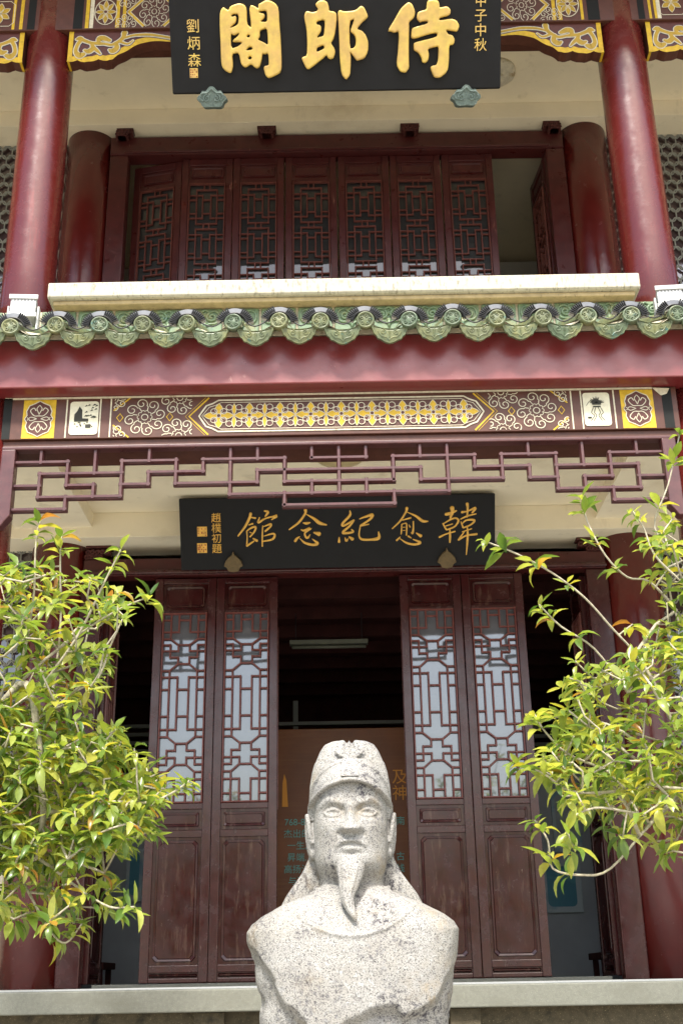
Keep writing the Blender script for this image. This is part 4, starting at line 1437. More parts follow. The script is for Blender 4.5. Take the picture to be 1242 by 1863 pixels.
B1.add(MB().box(u - 0.03, u + 0.03, v - 0.034, v + 0.034, 0.001, 0.004).mesh('seal'), 'seal', 'gold_leaf')
g = random.Random(3)
sm_ = MB()
for i in range(4):
    for j in range(4):
        if g.random() < 0.75:
            sm_.box(u - 0.026 + i * 0.014, u - 0.026 + i * 0.014 + g.uniform(0.004, 0.010), v - 0.03 + j * 0.016, v - 0.03 + j * 0.016 + g.uniform(0.005, 0.011), 0.0042, 0.006)
B1.add(sm_.mesh('seal_marks'), 'seal_marks', 'seal_red')
def cloud_foot(B, px, py, w, name, m, thick, petal=False):
    u, v = B.uv(px, py)
    if petal:
        half_ = [(0, 0.62), (0.07, 0.42), (0.24, 0.30), (0.40, 0.10), (0.48, -0.14), (0.34, -0.22), (0.26, -0.40), (0.0, -0.46)]
    else:
        half_ = [(0, 0.34), (0.10, 0.30), (0.20, 0.19), (0.33, 0.19), (0.36, 0.08), (0.47, 0.02), (0.50, -0.10), (0.40, -0.18), (0.30, -0.34), (0.0, -0.34)]
    o2 = [(x, y) for x, y in half_] + [(-x, y) for x, y in half_[-2:0:-1]]
    o2 = [(u + p[0] * w, v + p[1] * w) for p in (catmull(o2, 3, True) if not petal else o2)]
    mb_ = MB()
    n_ = len(o2)
    a = sum(o2[i][0] * o2[(i + 1) % n_][1] - o2[(i + 1) % n_][0] * o2[i][1] for i in range(n_))
    if a < 0: o2 = o2[::-1]
    mb_.add([(x, y, -0.06) for x, y in o2] + [(x, y, thick) for x, y in o2],
            [tuple(range(n_ - 1, -1, -1)), tuple(range(n_, 2 * n_))] + [(i, (i + 1) % n_, (i + 1) % n_ + n_, i + n_) for i in range(n_)])
    if not petal:
        for s in (-1, 1):
            mb_.sweep([(u + x * w, v + z * w, thick) for x, z in spiral(s * 0.17, -0.06, 0.13, 1.5, 1.4, -s, 18, 0.2)], 0.008, 6)
            mb_.sweep([(u + s * x * w, v + z * w, thick) for x, z in catmull([(0.0, 0.26), (0.16, 0.12), (0.34, 0.10), (0.40, -0.06), (0.30, -0.14)], 4)], 0.008, 6)
    B.add(mb_.mesh(name), name, m, bevel=0.004)
cloud_foot(B1, 387, 178, 0.215, 'cloud_bracket', 'verdigris', 0.07)
cloud_foot(B1, 846, 175, 0.215, 'cloud_bracket', 'verdigris', 0.07)

# lower board ----
p = at(615, 1033, 8.44)
B2 = Board('lower_signboard', (p.x, 8.44, p.z), R(29), 2.375, 0.545, 'long black signboard with five gold brush characters above the doors', 'sign')
K4 = 180 / 1242.0
GUAN = [[(250,165,40),(235,220,35),(180,330,30),(90,450,20)],[(255,215,15),(310,225,28)],[(225,310,14),(275,295,26)],[(200,385,16),(205,470,14),(200,575,22)],
        [(200,385,14),(260,345,26),(310,335,26),(298,390,24),(240,460,20)],[(235,400,12),(262,412,14)],[(200,575,26),(250,540,24),(295,510,14)],[(280,480,20),(330,510,34)],
        [(420,135,20),(465,150,36),(430,205,18)],[(360,215,14),(345,280,30),(430,230,22),(530,205,24),(570,200,40),(510,245,12)],[(400,320,14),(395,450,20),(395,580,18)],
        [(410,330,12),(500,300,28),(488,340,26),(430,390,24)],[(415,450,12),(520,420,26),(550,440,28),(520,490,28),(410,515,18)]]
NIAN = [[(935,120,44),(930,170,30),(850,280,30),(730,370,18)],[(945,175,10),(1040,230,34),(1110,285,46),(1200,310,18)],[(905,285,16),(950,290,36),(995,280,16)],
        [(880,370,14),(920,380,30),(1000,350,36),(930,410,24),(940,460,28),(965,470,30),(995,430,10)],[(805,515,34),(830,480,30),(865,455,10)],
        [(865,480,10),(930,535,30),(1030,560,34),(1085,540,40),(1020,485,8)],[(1040,405,20),(1110,425,60)]]
JI = [[(250,130,14),(250,190,32),(160,290,30),(172,320,28),(300,250,26)],[(300,250,26),(250,320,28),(160,405,32),(220,412,30),(290,395,30),(270,365,14)],
      [(115,465,14),(115,525,34)],[(190,470,14),(205,510,30),(230,480,10)],[(240,460,20),(285,490,44)],
      [(370,235,14),(450,205,28),(530,185,44),(500,240,30),(380,320,24)],[(380,320,24),(440,310,22),(490,300,14)],[(380,330,18),(365,440,20),(400,490,30),(500,495,30),(610,475,44),(610,395,14)]]
YU_ = [[(965,95,40),(950,150,26),(880,260,24),(780,358,16)],[(970,150,10),(1080,200,30),(1160,260,38),(1230,265,14)],[(905,250,16),(1015,220,22)],
       [(900,300,14),(895,400,18),(890,430,10)],[(905,300,12),(955,290,18),(962,340,18),(958,440,18)],[(915,340,9),(942,338,10)],[(915,380,9),(942,378,10)],
       [(990,310,14),(1005,340,18)],[(1045,265,18),(1045,350,22),(1035,415,28),(1015,400,8)],[(835,505,26),(880,460,14)],[(875,480,10),(960,535,26),(1060,555,30),(1130,530,34),(1040,490,12)],
       [(980,450,24),(1020,475,14)],[(1080,410,14),(1140,450,44)]]
HAN = [[(430,240,90),(440,330,60),(410,400,50),(400,470,30)],[(310,370,60),(400,350,60),(515,300,30)],[(260,540,30),(290,600,30),(330,660,36)],
       [(270,545,20),(400,470,34),(500,440,34),(550,490,40),(480,600,34),(330,660,30)],[(310,590,20),(440,550,24)],[(190,800,40),(320,740,30),(490,690,30)],
       [(390,660,24),(395,780,44),(390,900,30)],[(715,165,60),(725,250,44),(715,420,28)],[(615,330,50),(720,310,28),(870,250,50),(810,340,36)],[(590,460,24),(720,400,34),(885,360,24)],
       [(600,510,24),(640,620,34)],[(610,560,16),(700,480,34),(850,480,44),(790,560,34),(640,625,28)],[(620,700,20),(800,640,24)],[(660,700,20),(570,820,34)],
       [(550,850,40),(700,770,34),(900,740,44)],[(720,620,28),(725,800,44),(700,1130,20)]]
for st, org, sc in ((GUAN, (420, 910), K4), (NIAN, (420, 910), K4), (JI, (600, 910), K4), (YU_, (600, 910), K4), (HAN, (780, 900), 120 / 1242.0)):
    B2.strokes('gold_character', st, org, sc, 'gold_carved', 0.45)
B2.text('gold_inscription', '趙\n樸\n初\n題', 393, 934, 18, 'gold_carved', 1.02)
for py in (967, 997):
    u, v = B2.uv(368, py)
    B2.add(MB().box(u - 0.037, u + 0.037, v - 0.037, v + 0.037, 0.001, 0.004).mesh('seal'), 'seal', 'gold_carved')
    sm_ = MB()
    for i in range(5):
        for j in range(4):
            if g.random() < 0.6:
                sm_.box(u - 0.033 + i * 0.0135, u - 0.033 + i * 0.0135 + g.uniform(0.004, 0.010), v - 0.033 + j * 0.0165, v - 0.033 + j * 0.0165 + g.uniform(0.006, 0.015), 0.0042, 0.006)
    B2.add(sm_.mesh('seal_marks'), 'seal_marks', 'seal_red')
cloud_foot(B2, 425, 1024, 0.15, 'petal_bracket', 'bronze_dull', 0.03, True)
cloud_foot(B2, 812, 1017, 0.15, 'petal_bracket', 'bronze_dull', 0.03, True)

# round cream lamp dome on the porch ceiling behind the frieze, discs beside the upper board
p = at(618, 832, 8.0)
dome = MB().lathe([(0.0, -0.055), (0.10, -0.052), (0.16, -0.035), (0.195, 0.0), (0.20, 0.019)], 40, (p.x, 7.46, CEIL1)).build('ceiling_lamp', 'lamp_cream', smooth=True)
tag(dome, 'shallow round cream lamp dome on the porch ceiling behind the fretwork', 'lamp')
p = at(355, 160, 7.55)
for px, lab in ((352, 'left'), (912, 'right')):
    q = at(px, 152, 7.9)
    o = MB().lathe([(0.0, -0.03), (0.15, -0.03), (0.17, -0.01), (0.17, 0.0185)], 36, (q.x * 1.0, 8.15, CEIL2)).build('ceiling_lamp', 'mortar', smooth=True)
    tag(o, 'round ceiling disc showing beside the ' + lab + ' end of the upper signboard', 'lamp', 'round ceiling discs')

# ------------------------------------------------------------------ things inside the hall
panel_root = empty('exhibition_panel', (0.1, 10.2, PZ))
tag(panel_root, 'brown exhibition board with orange and teal writing in the middle doorway', 'exhibition board')
PY = 10.2
ztop = at(621, 1325, PY).z
link_mesh('board', MB().box(-1.25, 1.45, PY, PY + 0.08, PZ + 0.003, ztop).mesh('board'), 'interior_wood', panel_root, False, None, 0.005)
def panel_text(body, px, py, hpx, m, name='writing'):
    a = at(px, py, PY - 0.002)
    b = at(px, py + hpx, PY - 0.002)
    me = font_mesh(body, (a.z - b.z) * 0.98, 0.001)
    me.transform(Matrix.Translation((a.x, PY - 0.003, a.z)) @ Matrix.Rotation(R(90), 4, 'X'))
    link_mesh(name, me, m, panel_root)
panel_text('及\n神', 726, 1400, 30, 'ink_orange')
for i, (l, r_) in enumerate((('768-82', '南'), ('杰出的', ''), ('一生,', '古'), ('昇端.', '线'), ('高扬法', ''), ('与潮', ''), ('的', ''))):
    panel_text(l, 540, 1488 + i * 21.5, 17, 'ink_teal')
    if r_: panel_text(r_, 728, 1486 + (i + (1 if i else 0)) * 21.5, 17, 'ink_teal')
t = MB()
q = [at(x, y, PY - 0.004) for x, y in ((517, 1408), (521, 1420), (524, 1468), (513, 1468), (514, 1425))]
t.flat([(a.x, a.z) for a in q], PY - 0.004)
t.build('tassel_mark', 'ink_orange', panel_root)

lamp = empty('hanging_lamp', (0, 10.0, 4.0))
tag(lamp, 'slim fluorescent batten hanging by two wires in the dark doorway', 'lamp')
a, b = at(527, 1170, 10.0), at(669, 1170, 10.0)
link_mesh('housing', MB().box(a.x, b.x, 9.96, 10.04, a.z - 0.02, a.z + 0.018).mesh('housing'), 'batten_grey', lamp, False, None, 0.004)
link_mesh('tube', MB().sweep([(a.x + 0.02, 10.0, a.z - 0.04), (b.x - 0.02, 10.0, a.z - 0.04)], 0.014, 10).mesh('tube'), 'batten_grey', lamp, False, True)
for px in (538, 658):
    q = at(px, 1165, 10.0)
    MB().sweep([(q.x, 10.0, q.z), (q.x, 10.0, 4.62)], 0.004, 6).build('wire', 'rubber_black', lamp)
def bench(px, py, lab):
    q = at(px, py, 9.9)
    r_ = empty('bench', (q.x, 9.9, PZ + 0.003))
    tag(r_, lab, 'bench', 'benches inside the hall')
    MB().box(q.x - 0.16, q.x + 0.16, 9.6, 10.1, q.z - 0.03, q.z + 0.02).build('seat', 'interior_dark', r_, bevel=0.006)
    for s in (-1, 1):
        for y in (9.68, 10.02):
            MB().box(q.x + s * 0.12 - 0.02, q.x + s * 0.12 + 0.02, y - 0.02, y + 0.02, PZ + 0.003, q.z - 0.031).build('leg', 'interior_dark', r_)
bench(165, 1757, 'dark wooden bench inside the left doorway gap')
bench(1115, 1738, 'dark wooden bench inside the right doorway gap')
def poster(px0, px1, py0, py1, lab, inner, Y=10.57):
    a, b = at(px0, py0, Y), at(px1, py1, Y)
    r_ = empty('poster', ((a.x + b.x) / 2, Y, b.z))
    tag(r_, lab, 'poster')
    MB().box(a.x, b.x, Y, Y + 0.025, b.z, a.z).build('backing', 'poster_pale', r_, bevel=0.003)
    MB().flat([(x, z) for x, z in rrect(a.x + 0.03, b.x - 0.05, b.z + 0.05, a.z - 0.03, 0.04)], Y - 0.002).build('print', inner, r_)
poster(985, 1062, 1570, 1660, 'framed teal poster on grey wall through the right doorway gap', 'poster_teal')
poster(1000, 1060, 1440, 1550, 'pale wall poster above the framed teal one on the right', 'interior_grey')
poster(232, 262, 1545, 1640, 'pale blue poster strip beside the left pair of doors', 'poster_teal')
poster(128, 150, 1610, 1680, 'small blue notice on grey wall behind the left tree', 'poster_teal')

# ------------------------------------------------------------------ floodlights and arc lights on the eave
def floodlight(px, py, lab, turn):
    q = at(px, py, 6.72)
    r_ = empty('floodlight', (q.x, 6.72, q.z - 0.16))
    tag(r_, lab, 'floodlight', 'floodlights on the tile eave')
    Mx = Matrix.Translation(q) @ Matrix.Rotation(turn, 4, 'Z') @ Matrix.Rotation(R(-6), 4, 'X')
    def add(m, name, mt, bev=0.0):
        me = m.mesh(name)
        me.transform(Mx)
        return link_mesh(name, me, mt, r_, False, None, bev)
    h = MB()
    h.add([(-0.085, 0, -0.075), (0.085, 0, -0.075), (0.085, 0, 0.085), (-0.085, 0, 0.085), (-0.075, 0.12, -0.07), (0.075, 0.12, -0.07), (0.075, 0.12, 0.06), (-0.075, 0.12, 0.06)],
          [(0, 1, 2, 3), (7, 6, 5, 4), (0, 4, 5, 1), (3, 2, 6, 7), (0, 3, 7, 4), (1, 5, 6, 2)])
    add(h, 'housing', 'lamp_white', 0.008)
    add(MB().box(-0.095, 0.095, -0.012, -0.001, 0.06, 0.095), 'visor', 'lamp_white', 0.003)
    add(MB().box(-0.095, 0.095, -0.012, -0.001, -0.085, -0.05), 'visor', 'lamp_white', 0.003)
    for k in range(7):
        x = -0.066 + k * 0.022
        add(MB().box(x - 0.004, x + 0.004, -0.006, -0.001, -0.045, 0.055), 'fin', 'fin_grey')
    for s in (-1, 1):
        add(MB().box(s * 0.098 - 0.006, s * 0.098 + 0.006, 0.02, 0.07, -0.17, 0.02), 'bracket_arm', 'lamp_white', 0.002)
    add(MB().box(-0.104, 0.104, 0.01, 0.08, -0.178, -0.1705), 'bracket_base', 'lamp_white', 0.002)
floodlight(42, 558, 'white box floodlight with vertical fins below the left upper column', R(4))
floodlight(1219, 541, 'white box floodlight with vertical fins below the right upper column', R(-4))

arc = MB()
na = 20
for y, sgn in ((0.0, 1),):
    vs_ = []
    for i in range(na + 1):
        a_ = R(12) + (R(168) - R(12)) * i / na
        for r_, yy in ((0.070, 0.0), (0.112, 0.008), (0.116, 0.045), (0.070, 0.05)):
            vs_.append((r_ * math.cos(a_), yy, r_ * math.sin(a_)))
    arc.add(vs_, [(i * 4 + k, (i + 1) * 4 + k, (i + 1) * 4 + (k + 1) % 4, i * 4 + (k + 1) % 4) for i in range(na) for k in range(4)] + [(3, 2, 1, 0), (na * 4, na * 4 + 1, na * 4 + 2, na * 4 + 3)])
arc_me = arc.mesh('reflector')
arc_me.materials.append(MATS['arc_grey'])
rib = MB()
for sgn in (-1, 1):
    for k in range(8):
        a_ = R(14 + k * 7.2)
        c, s_ = math.cos(a_) * sgn, math.sin(a_)
        rib.bar((0.076 * c, 0.076 * s_), (0.116 * c, 0.116 * s_), 0.0085, 0.0, 0.012, False)
rib.sweep([(0.073 * math.cos(a_), -0.006, 0.073 * math.sin(a_)) for a_ in np.linspace(R(8), R(172), 20)], 0.006, 6)
rib_me = rib.mesh('ribs')
rib_me.materials.append(MATS['rubber_black'])
for i, (x, z) in enumerate(discs):
    r_ = empty('arc_light', (x + rnd.uniform(-0.006, 0.006), 6.33, z + 0.008))
    r_.rotation_euler = (R(10), rnd.uniform(-0.15, 0.15), 0)
    r_.scale = (1.02, 1, 0.95)
    tag(r_, 'grey arc lamp with black ribs over the %s round tile end from the left' % ORD[i], 'lamp', 'arc lamps along the tile eave')
    for nm, me in (('reflector', arc_me), ('ribs', rib_me)):
        o = bpy.data.objects.new(nm, me)
        C.objects.link(o)
        o.parent = r_
cab = []
for i, (x, z) in enumerate(discs):
    for t in np.linspace(-1.25, 1.25, 7):
        cab.append((x + 0.078 * math.sin(t), 6.32 + 0.01 * abs(t), z + 0.062 * math.cos(t) + 0.008))
    if i < len(discs) - 1:
        x2, z2 = discs[i + 1]
        cab.append(((x + x2) / 2 + rnd.uniform(-0.01, 0.01), 6.31, (z + z2) / 2 + rnd.uniform(-0.026, -0.012)))
cable = MB().sweep(catmull(cab, 3), 0.0045, 6).build('power_cable', 'rubber_black', smooth=True)
tag(cable, 'black cable looping from arc lamp to arc lamp along the eave', 'cable')

# ------------------------------------------------------------------ the stone bust
def smooth01(t):
    t = np.clip(t, 0, 1)
    return t * t * (3 - 2 * t)
def gauss(x, c, s):
    return np.exp(-0.5 * ((x - c) / s) ** 2)
BO = Vector((0.0, 5.0, 2.150))          # level of the nose base
def closed_grid(X, Y, Z):
    """rings (rows) x angles (columns) -> closed mesh"""
    r, n_ = X.shape
    vs_ = np.stack([X, Y, Z], -1).reshape(-1, 3).tolist()
    fs_ = [(i * n_ + k, i * n_ + (k + 1) % n_, (i + 1) * n_ + (k + 1) % n_, (i + 1) * n_ + k) for i in range(r - 1) for k in range(n_)]
    fs_ += [tuple(range(n_ - 1, -1, -1)), tuple((r - 1) * n_ + k for k in range(n_))]
    return vs_, fs_
def super_rings(zs, w, df, db, ex, n_=160):
    a = np.linspace(0, 2 * math.pi, n_, endpoint=False)[None, :]
    s, c = np.sin(a), np.cos(a)
    e = 2.0 / ex
    sx_ = np.sign(s) * np.abs(s) ** e
    cy_ = np.sign(c) * np.abs(c) ** e
    X = w[:, None] * sx_
    Y = np.where(c > 0, -df[:, None] * cy_, -db[:, None] * cy_)
    Z = zs[:, None] + 0 * X
    return X, Y, Z, np.broadcast_to(c, X.shape)
def head_mesh(mb_):
    zs = np.linspace(-0.36, 0.30, 190)
    kz = [-0.36, -0.26, -0.20, -0.165, -0.135, -0.10, -0.04, 0.03, 0.10, 0.18, 0.25, 0.30]
    w = np.interp(zs, kz, [0.165, 0.136, 0.128, 0.127, 0.139, 0.148, 0.152, 0.152, 0.152, 0.151, 0.135, 0.10])
    df = np.interp(zs, kz, [0.150, 0.100, 0.090, 0.100, 0.150, 0.161, 0.162, 0.162, 0.163, 0.166, 0.150, 0.11])
    db = np.interp(zs, kz, [0.12, 0.10, 0.10, 0.11, 0.12, 0.13, 0.15, 0.17, 0.18, 0.18, 0.16, 0.12])
    def sm(a, k=5):
        q = np.pad(a, k, mode='edge')
        return np.convolve(q, np.ones(2 * k + 1) / (2 * k + 1), 'valid')
    w, df, db = sm(w), sm(df), sm(db)
    X, Y, Z, c = super_rings(zs, w, df, db, 2.35)
    ax = np.abs(X)
    D = np.zeros_like(X)
    # nose: bridge widening to the tip, wings, sharp under-edge
    t = np.clip((0.112 - Z) / 0.100, 0, 1)
    nh = 0.010 + 0.044 * t ** 1.25
    nw = 0.0115 + 0.012 * t
    under = smooth01((Z + 0.006) / 0.012)
    topf = smooth01((0.135 - Z) / 0.03)
    D += nh * np.exp(-0.5 * (ax / nw) ** 2) * under * topf
    D += 0.021 * gauss(ax, 0.031, 0.010) * gauss(Z, 0.014, 0.012) * smooth01((Z + 0.004) / 0.008)
    # brow ridges, slanting up and out, frown
    bz_ = 0.109 + 0.022 * np.clip((ax - 0.022) / 0.075, 0, 1) - 0.024 * np.clip((ax - 0.085) / 0.04, 0, 1)
    D += 0.0070 * gauss(Z, bz_, 0.0085) * smooth01((ax - 0.012) / 0.02) * smooth01((0.142 - ax) / 0.025)
    D -= 0.002 * gauss(ax, 0.010, 0.005) * gauss(Z, 0.122, 0.012)
    # eyes
    ez, ex_ = 0.076, 0.070
    D -= 0.016 * gauss(ax, ex_ - 0.004, 0.036) * gauss(Z, ez, 0.019)
    D -= 0.010 * gauss(ax, 0.034, 0.012) * gauss(Z, ez + 0.004, 0.020)
    u = (ax - ex_) / 0.037
    lid = np.clip(1 - u * u, 0, 1)
    ball = np.clip(1 - u * u - ((Z - ez) / 0.0155) ** 2, 0, 1)
    D += 0.0075 * np.sqrt(ball)
    D += 0.0070 * gauss(Z, ez + 0.0150 * lid + 0.001, 0.0040) * (lid > 0)
    D += 0.0065 * gauss(Z, ez - 0.0140 * lid, 0.0036) * (lid > 0)
    D -= 0.005 * gauss(Z, ez + 0.0255 * np.sqrt(lid + 1e-6) + 0.002, 0.0040) * (lid > 0.05)
    D -= 0.0045 * gauss(ax, ex_, 0.0055) * gauss(Z, ez + 0.002, 0.0055)       # drilled pupils
    D += 0.003 * gauss(Z, ez - 0.028 * (lid + 0.1), 0.006) * (lid > 0)
    # cheeks and folds
    D += 0.008 * gauss(ax, 0.093, 0.034) * gauss(Z, 0.028, 0.028)
    fx = 0.040 + 0.032 * np.clip((0.012 - Z) / 0.075, 0, 1)
    D -= 0.0040 * gauss(ax, fx, 0.0065) * smooth01((0.016 - Z) / 0.01) * smooth01((Z + 0.075) / 0.02)
    D -= 0.003 * gauss(ax, 0.10, 0.022) * gauss(Z, -0.065, 0.035)
    # moustache, lips, chin
    D += 0.010 * gauss(ax, 0.0, 0.045) * gauss(Z, -0.045, 0.034)
    mz = -0.031 - 0.005 * (ax / 0.03) - 0.016 * np.clip((ax - 0.036) / 0.03, 0, 1.4)
    D += 0.0125 * gauss(Z, mz, 0.0072) * smooth01((0.070 - ax) / 0.02) * (1 - 0.45 * gauss(ax, 0, 0.005))
    D -= 0.0085 * gauss(Z, mz - 0.0150, 0.0040) * smooth01((0.046 - ax) / 0.016)
    D += 0.0105 * gauss(ax, 0, 0.024) * gauss(Z, -0.0665, 0.0085)
    D -= 0.0085 * gauss(ax, 0, 0.030) * gauss(Z, -0.085, 0.0075)
    D += 0.024 * gauss(ax, 0, 0.048) * gauss(Z, -0.118, 0.026)
    front = smooth01((c - 0.05) / 0.30)
    Y = Y - D * front
    mb_.add(*closed_grid(X, Y, Z))
def ellipsoid(mb_, c, r, n_=24, m_=14, rot=None):
    vs_, fs_ = [], []
    for i in range(m_ + 1):
        p_ = math.pi * (i + 0.02) / (m_ + 0.04)
        for k in range(n_):
            a = 2 * math.pi * k / n_
            q = Vector((r[0] * math.sin(p_) * math.cos(a), r[1] * math.sin(p_) * math.sin(a), -r[2] * math.cos(p_)))
            if rot: q = rot @ q
            vs_.append(tuple(q + Vector(c)))
    fs_ = [(i * n_ + k, i * n_ + (k + 1) % n_, (i + 1) * n_ + (k + 1) % n_, (i + 1) * n_ + k) for i in range(m_) for k in range(n_)]
    fs_ += [tuple(range(n_ - 1, -1, -1)), tuple(m_ * n_ + k for k in range(n_))]
    mb_.add(vs_, fs_)
def torso_mesh(mb_):
    zs = np.concatenate([np.linspace(-1.02, -0.46, 110), np.linspace(-0.455, -0.19, 90)])
    kz = [-1.02, -0.82, -0.70, -0.60, -0.50, -0.42, -0.368, -0.338, -0.312, -0.289, -0.268, -0.248, -0.228, -0.19]
    w = np.interp(zs, kz, [0.360, 0.370, 0.376, 0.398, 0.410, 0.417, 0.422, 0.405, 0.370, 0.325, 0.280, 0.230, 0.180, 0.12])
    df = np.interp(zs, kz, [0.215, 0.225, 0.235, 0.24, 0.242, 0.238, 0.230, 0.218, 0.205, 0.190, 0.178, 0.165, 0.145, 0.10])
    db = np.interp(zs, kz, [0.20, 0.21, 0.22, 0.22, 0.22, 0.22, 0.215, 0.21, 0.20, 0.185, 0.17, 0.155, 0.14, 0.10])
    X, Y, Z, c = super_rings(zs, w, df, db, 3.0, 300)
    # lower border of the dressed chest; below it the block is left rough and set back
    kx = [-0.46, -0.41, -0.32, -0.26, -0.187, -0.150, -0.120, -0.095, -0.04, 0.06, 0.16, 0.185, 0.25, 0.31, 0.385, 0.45]
    kb = [-0.36, -0.40, -0.50, -0.615, -0.67, -0.76, -0.92, -0.80, -0.69, -0.645, -0.62, -0.66, -0.645, -0.61, -0.485, -0.42]
    zb = np.interp(X, kx, kb)
    N1 = np.zeros_like(X)
    N2 = np.zeros_like(X)
    for i in range(X.shape[0]):
        for k in range(X.shape[1]):
            v_ = Vector((X[i, k], Y[i, k], Z[i, k]))
            N1[i, k] = mnoise.noise(v_ * 9.0)
            N2[i, k] = mnoise.noise(v_ * 26.0) * 0.5 + mnoise.noise(v_ * 55.0) * 0.3
    zb = zb + 0.02 * N1 + 0.008 * N2
    rough = smooth01((zb - Z) / 0.050)
    set_back = rough * (0.046 + 0.018 * N1 - 0.012 * smooth01((zb - Z - 0.10) / 0.2))
    # robe neckline
    zn = np.interp(np.abs(X), [0, 0.06, 0.12, 0.18, 0.23, 0.275, 0.33], [-0.388, -0.381, -0.364, -0.330, -0.290, -0.240, -0.18])
    inside = smooth01((Z - zn) / 0.006)
    rim = gauss(Z, zn - 0.007, 0.006)
    front = smooth01((c - 0.02) / 0.2)
    D = (-0.014 * inside + 0.007 * rim) * front - set_back * front
    D += (0.004 * N2 + 0.006 * N1) * (0.35 + 1.3 * rough)
    Y = Y - D * np.where(c > 0, 1, -1) * 1.0
    X = X * (1 - 0.012 * (1 - np.abs(c)) * (N1 > 0.15) - rough * 0.03 * (1 - np.abs(c)))
    X = X + 0.010 * N1 * (1 - np.abs(c))
    # chips at the left and right edges
    X = X + 0.020 * gauss(Z, -0.62, 0.03) * (X < -0.3) - 0.018 * gauss(Z, -0.53, 0.04) * (X < -0.3) * -0.4
    mb_.add(*closed_grid(X, Y, Z))
def remeshed(mb_, name, vox, iters):
    me = mb_.mesh(name)
    bm = bmesh.new(); bm.from_mesh(me); bmesh.ops.recalc_face_normals(bm, faces=bm.faces); bm.to_mesh(me); bm.free()
    o = bpy.data.objects.new('tmp', me)
    C.objects.link(o)
    r_ = o.modifiers.new('r', 'REMESH')
    r_.mode = 'VOXEL'
    r_.voxel_size = vox
    if iters:
        s_ = o.modifiers.new('s', 'SMOOTH')
        s_.factor = 0.5
        s_.iterations = iters
    bpy.context.view_layer.update()
    dg = bpy.context.evaluated_depsgraph_get()
    out = bpy.data.meshes.new_from_object(o.evaluated_get(dg))
    bpy.data.objects.remove(o)
    out.name = name
    out.transform(Matrix.Translation(BO))
    return out

bust = empty('stone_bust', (BO.x, BO.y, BO.z - 1.02))
tag(bust, 'pale speckled granite bust of a bearded man in a tied cap', 'statue')
fig = MB()
head_mesh(fig)
torso_mesh(fig)
for s in (-1, 1):
    rot = Matrix.Rotation(s * R(-18), 3, 'Z') @ Matrix.Rotation(s * R(-5), 3, 'Y')
    ellipsoid(fig, (s * 0.162, 0.005, 0.005), (0.017, 0.040, 0.083), rot=rot)
    ellipsoid(fig, (s * 0.158, -0.006, -0.062), (0.014, 0.022, 0.030))
    rim = catmull([(s * 0.160, -0.034, -0.03), (s * 0.168, -0.040, 0.02), (s * 0.175, -0.030, 0.065), (s * 0.180, 0.0, 0.085), (s * 0.182, 0.03, 0.06), (s * 0.180, 0.038, 0.0), (s * 0.170, 0.02, -0.06)], 4)
    fig.sweep(rim, 0.0095, 8)
# collar ring at the neck
ring = [(0.147 * math.sin(a), -0.118 * math.cos(a) if math.cos(a) > 0 else -0.11 * math.cos(a), -0.205 - 0.022 * math.cos(a)) for a in np.linspace(0, 2 * math.pi, 40, endpoint=False)]
fig.sweep(ring, 0.012, 8, closed=True)
# beard: a long pointed tuft swinging slightly to one side
bd = catmull([(-0.002, -0.122, -0.095, 0.050), (-0.004, -0.150, -0.135, 0.058), (-0.008, -0.172, -0.175, 0.049), (-0.014, -0.192, -0.215, 0.037), (-0.019, -0.202, -0.250, 0.028), (-0.010, -0.212, -0.288, 0.020), (0.004, -0.222, -0.318, 0.013), (0.014, -0.226, -0.338, 0.006)], 5)
fig.sweep([(q[0], q[1], q[2]) for q in bd], [q[3] for q in bd], 20, True, (Vector((0, 1, 0)), 0.62))
for s in (-0.5, 0.0, 0.45):
    fig.sweep([(q[0] + s * q[3] * 0.9, q[1] - q[3] * 0.58, q[2]) for q in bd[4:-3]], [max(q[3] * 0.14, 0.003) for q in bd[4:-3]], 6)
fo = link_mesh('figure', remeshed(fig, 'figure', 0.0034, 0), 'granite', bust, False, True)

hat = MB()
# front band: a dome cut by an arched lower edge
n_, m_ = 96, 40
a = np.linspace(0, 2 * math.pi, n_, endpoint=False)[None, :]
t = np.linspace(0, 1, m_)[:, None]
zlow = 0.155 + 0.040 * np.cos(a) - 0.050 * (1 - np.cos(a) ** 2) - 0.02 * (np.cos(a) < 0)
zz = zlow + (0.278 - zlow) * np.sin(t * math.pi / 2)
rad = np.cos(t * math.pi / 2 * 0.93) ** 0.62
X = 0.169 * rad * np.sin(a)
Y = -np.where(np.cos(a) > 0, 0.190, 0.18) * rad * np.cos(a)
X = np.concatenate([X[:1] * 0.6, X], 0); Y = np.concatenate([Y[:1] * 0.6, Y], 0); zz = np.concatenate([zz[:1] + 0.006, zz], 0)
hat.add(*closed_grid(X, Y, zz))
rim = [(0.171 * math.sin(q), -(0.192 if math.cos(q) > 0 else 0.18) * math.cos(q), 0.155 + 0.040 * math.cos(q) - 0.050 * math.sin(q) ** 2 - 0.02 * (math.cos(q) < 0) + 0.008) for q in np.linspace(0, 2 * math.pi, 60, endpoint=False)]
hat.sweep(rim, 0.007, 8, closed=True)
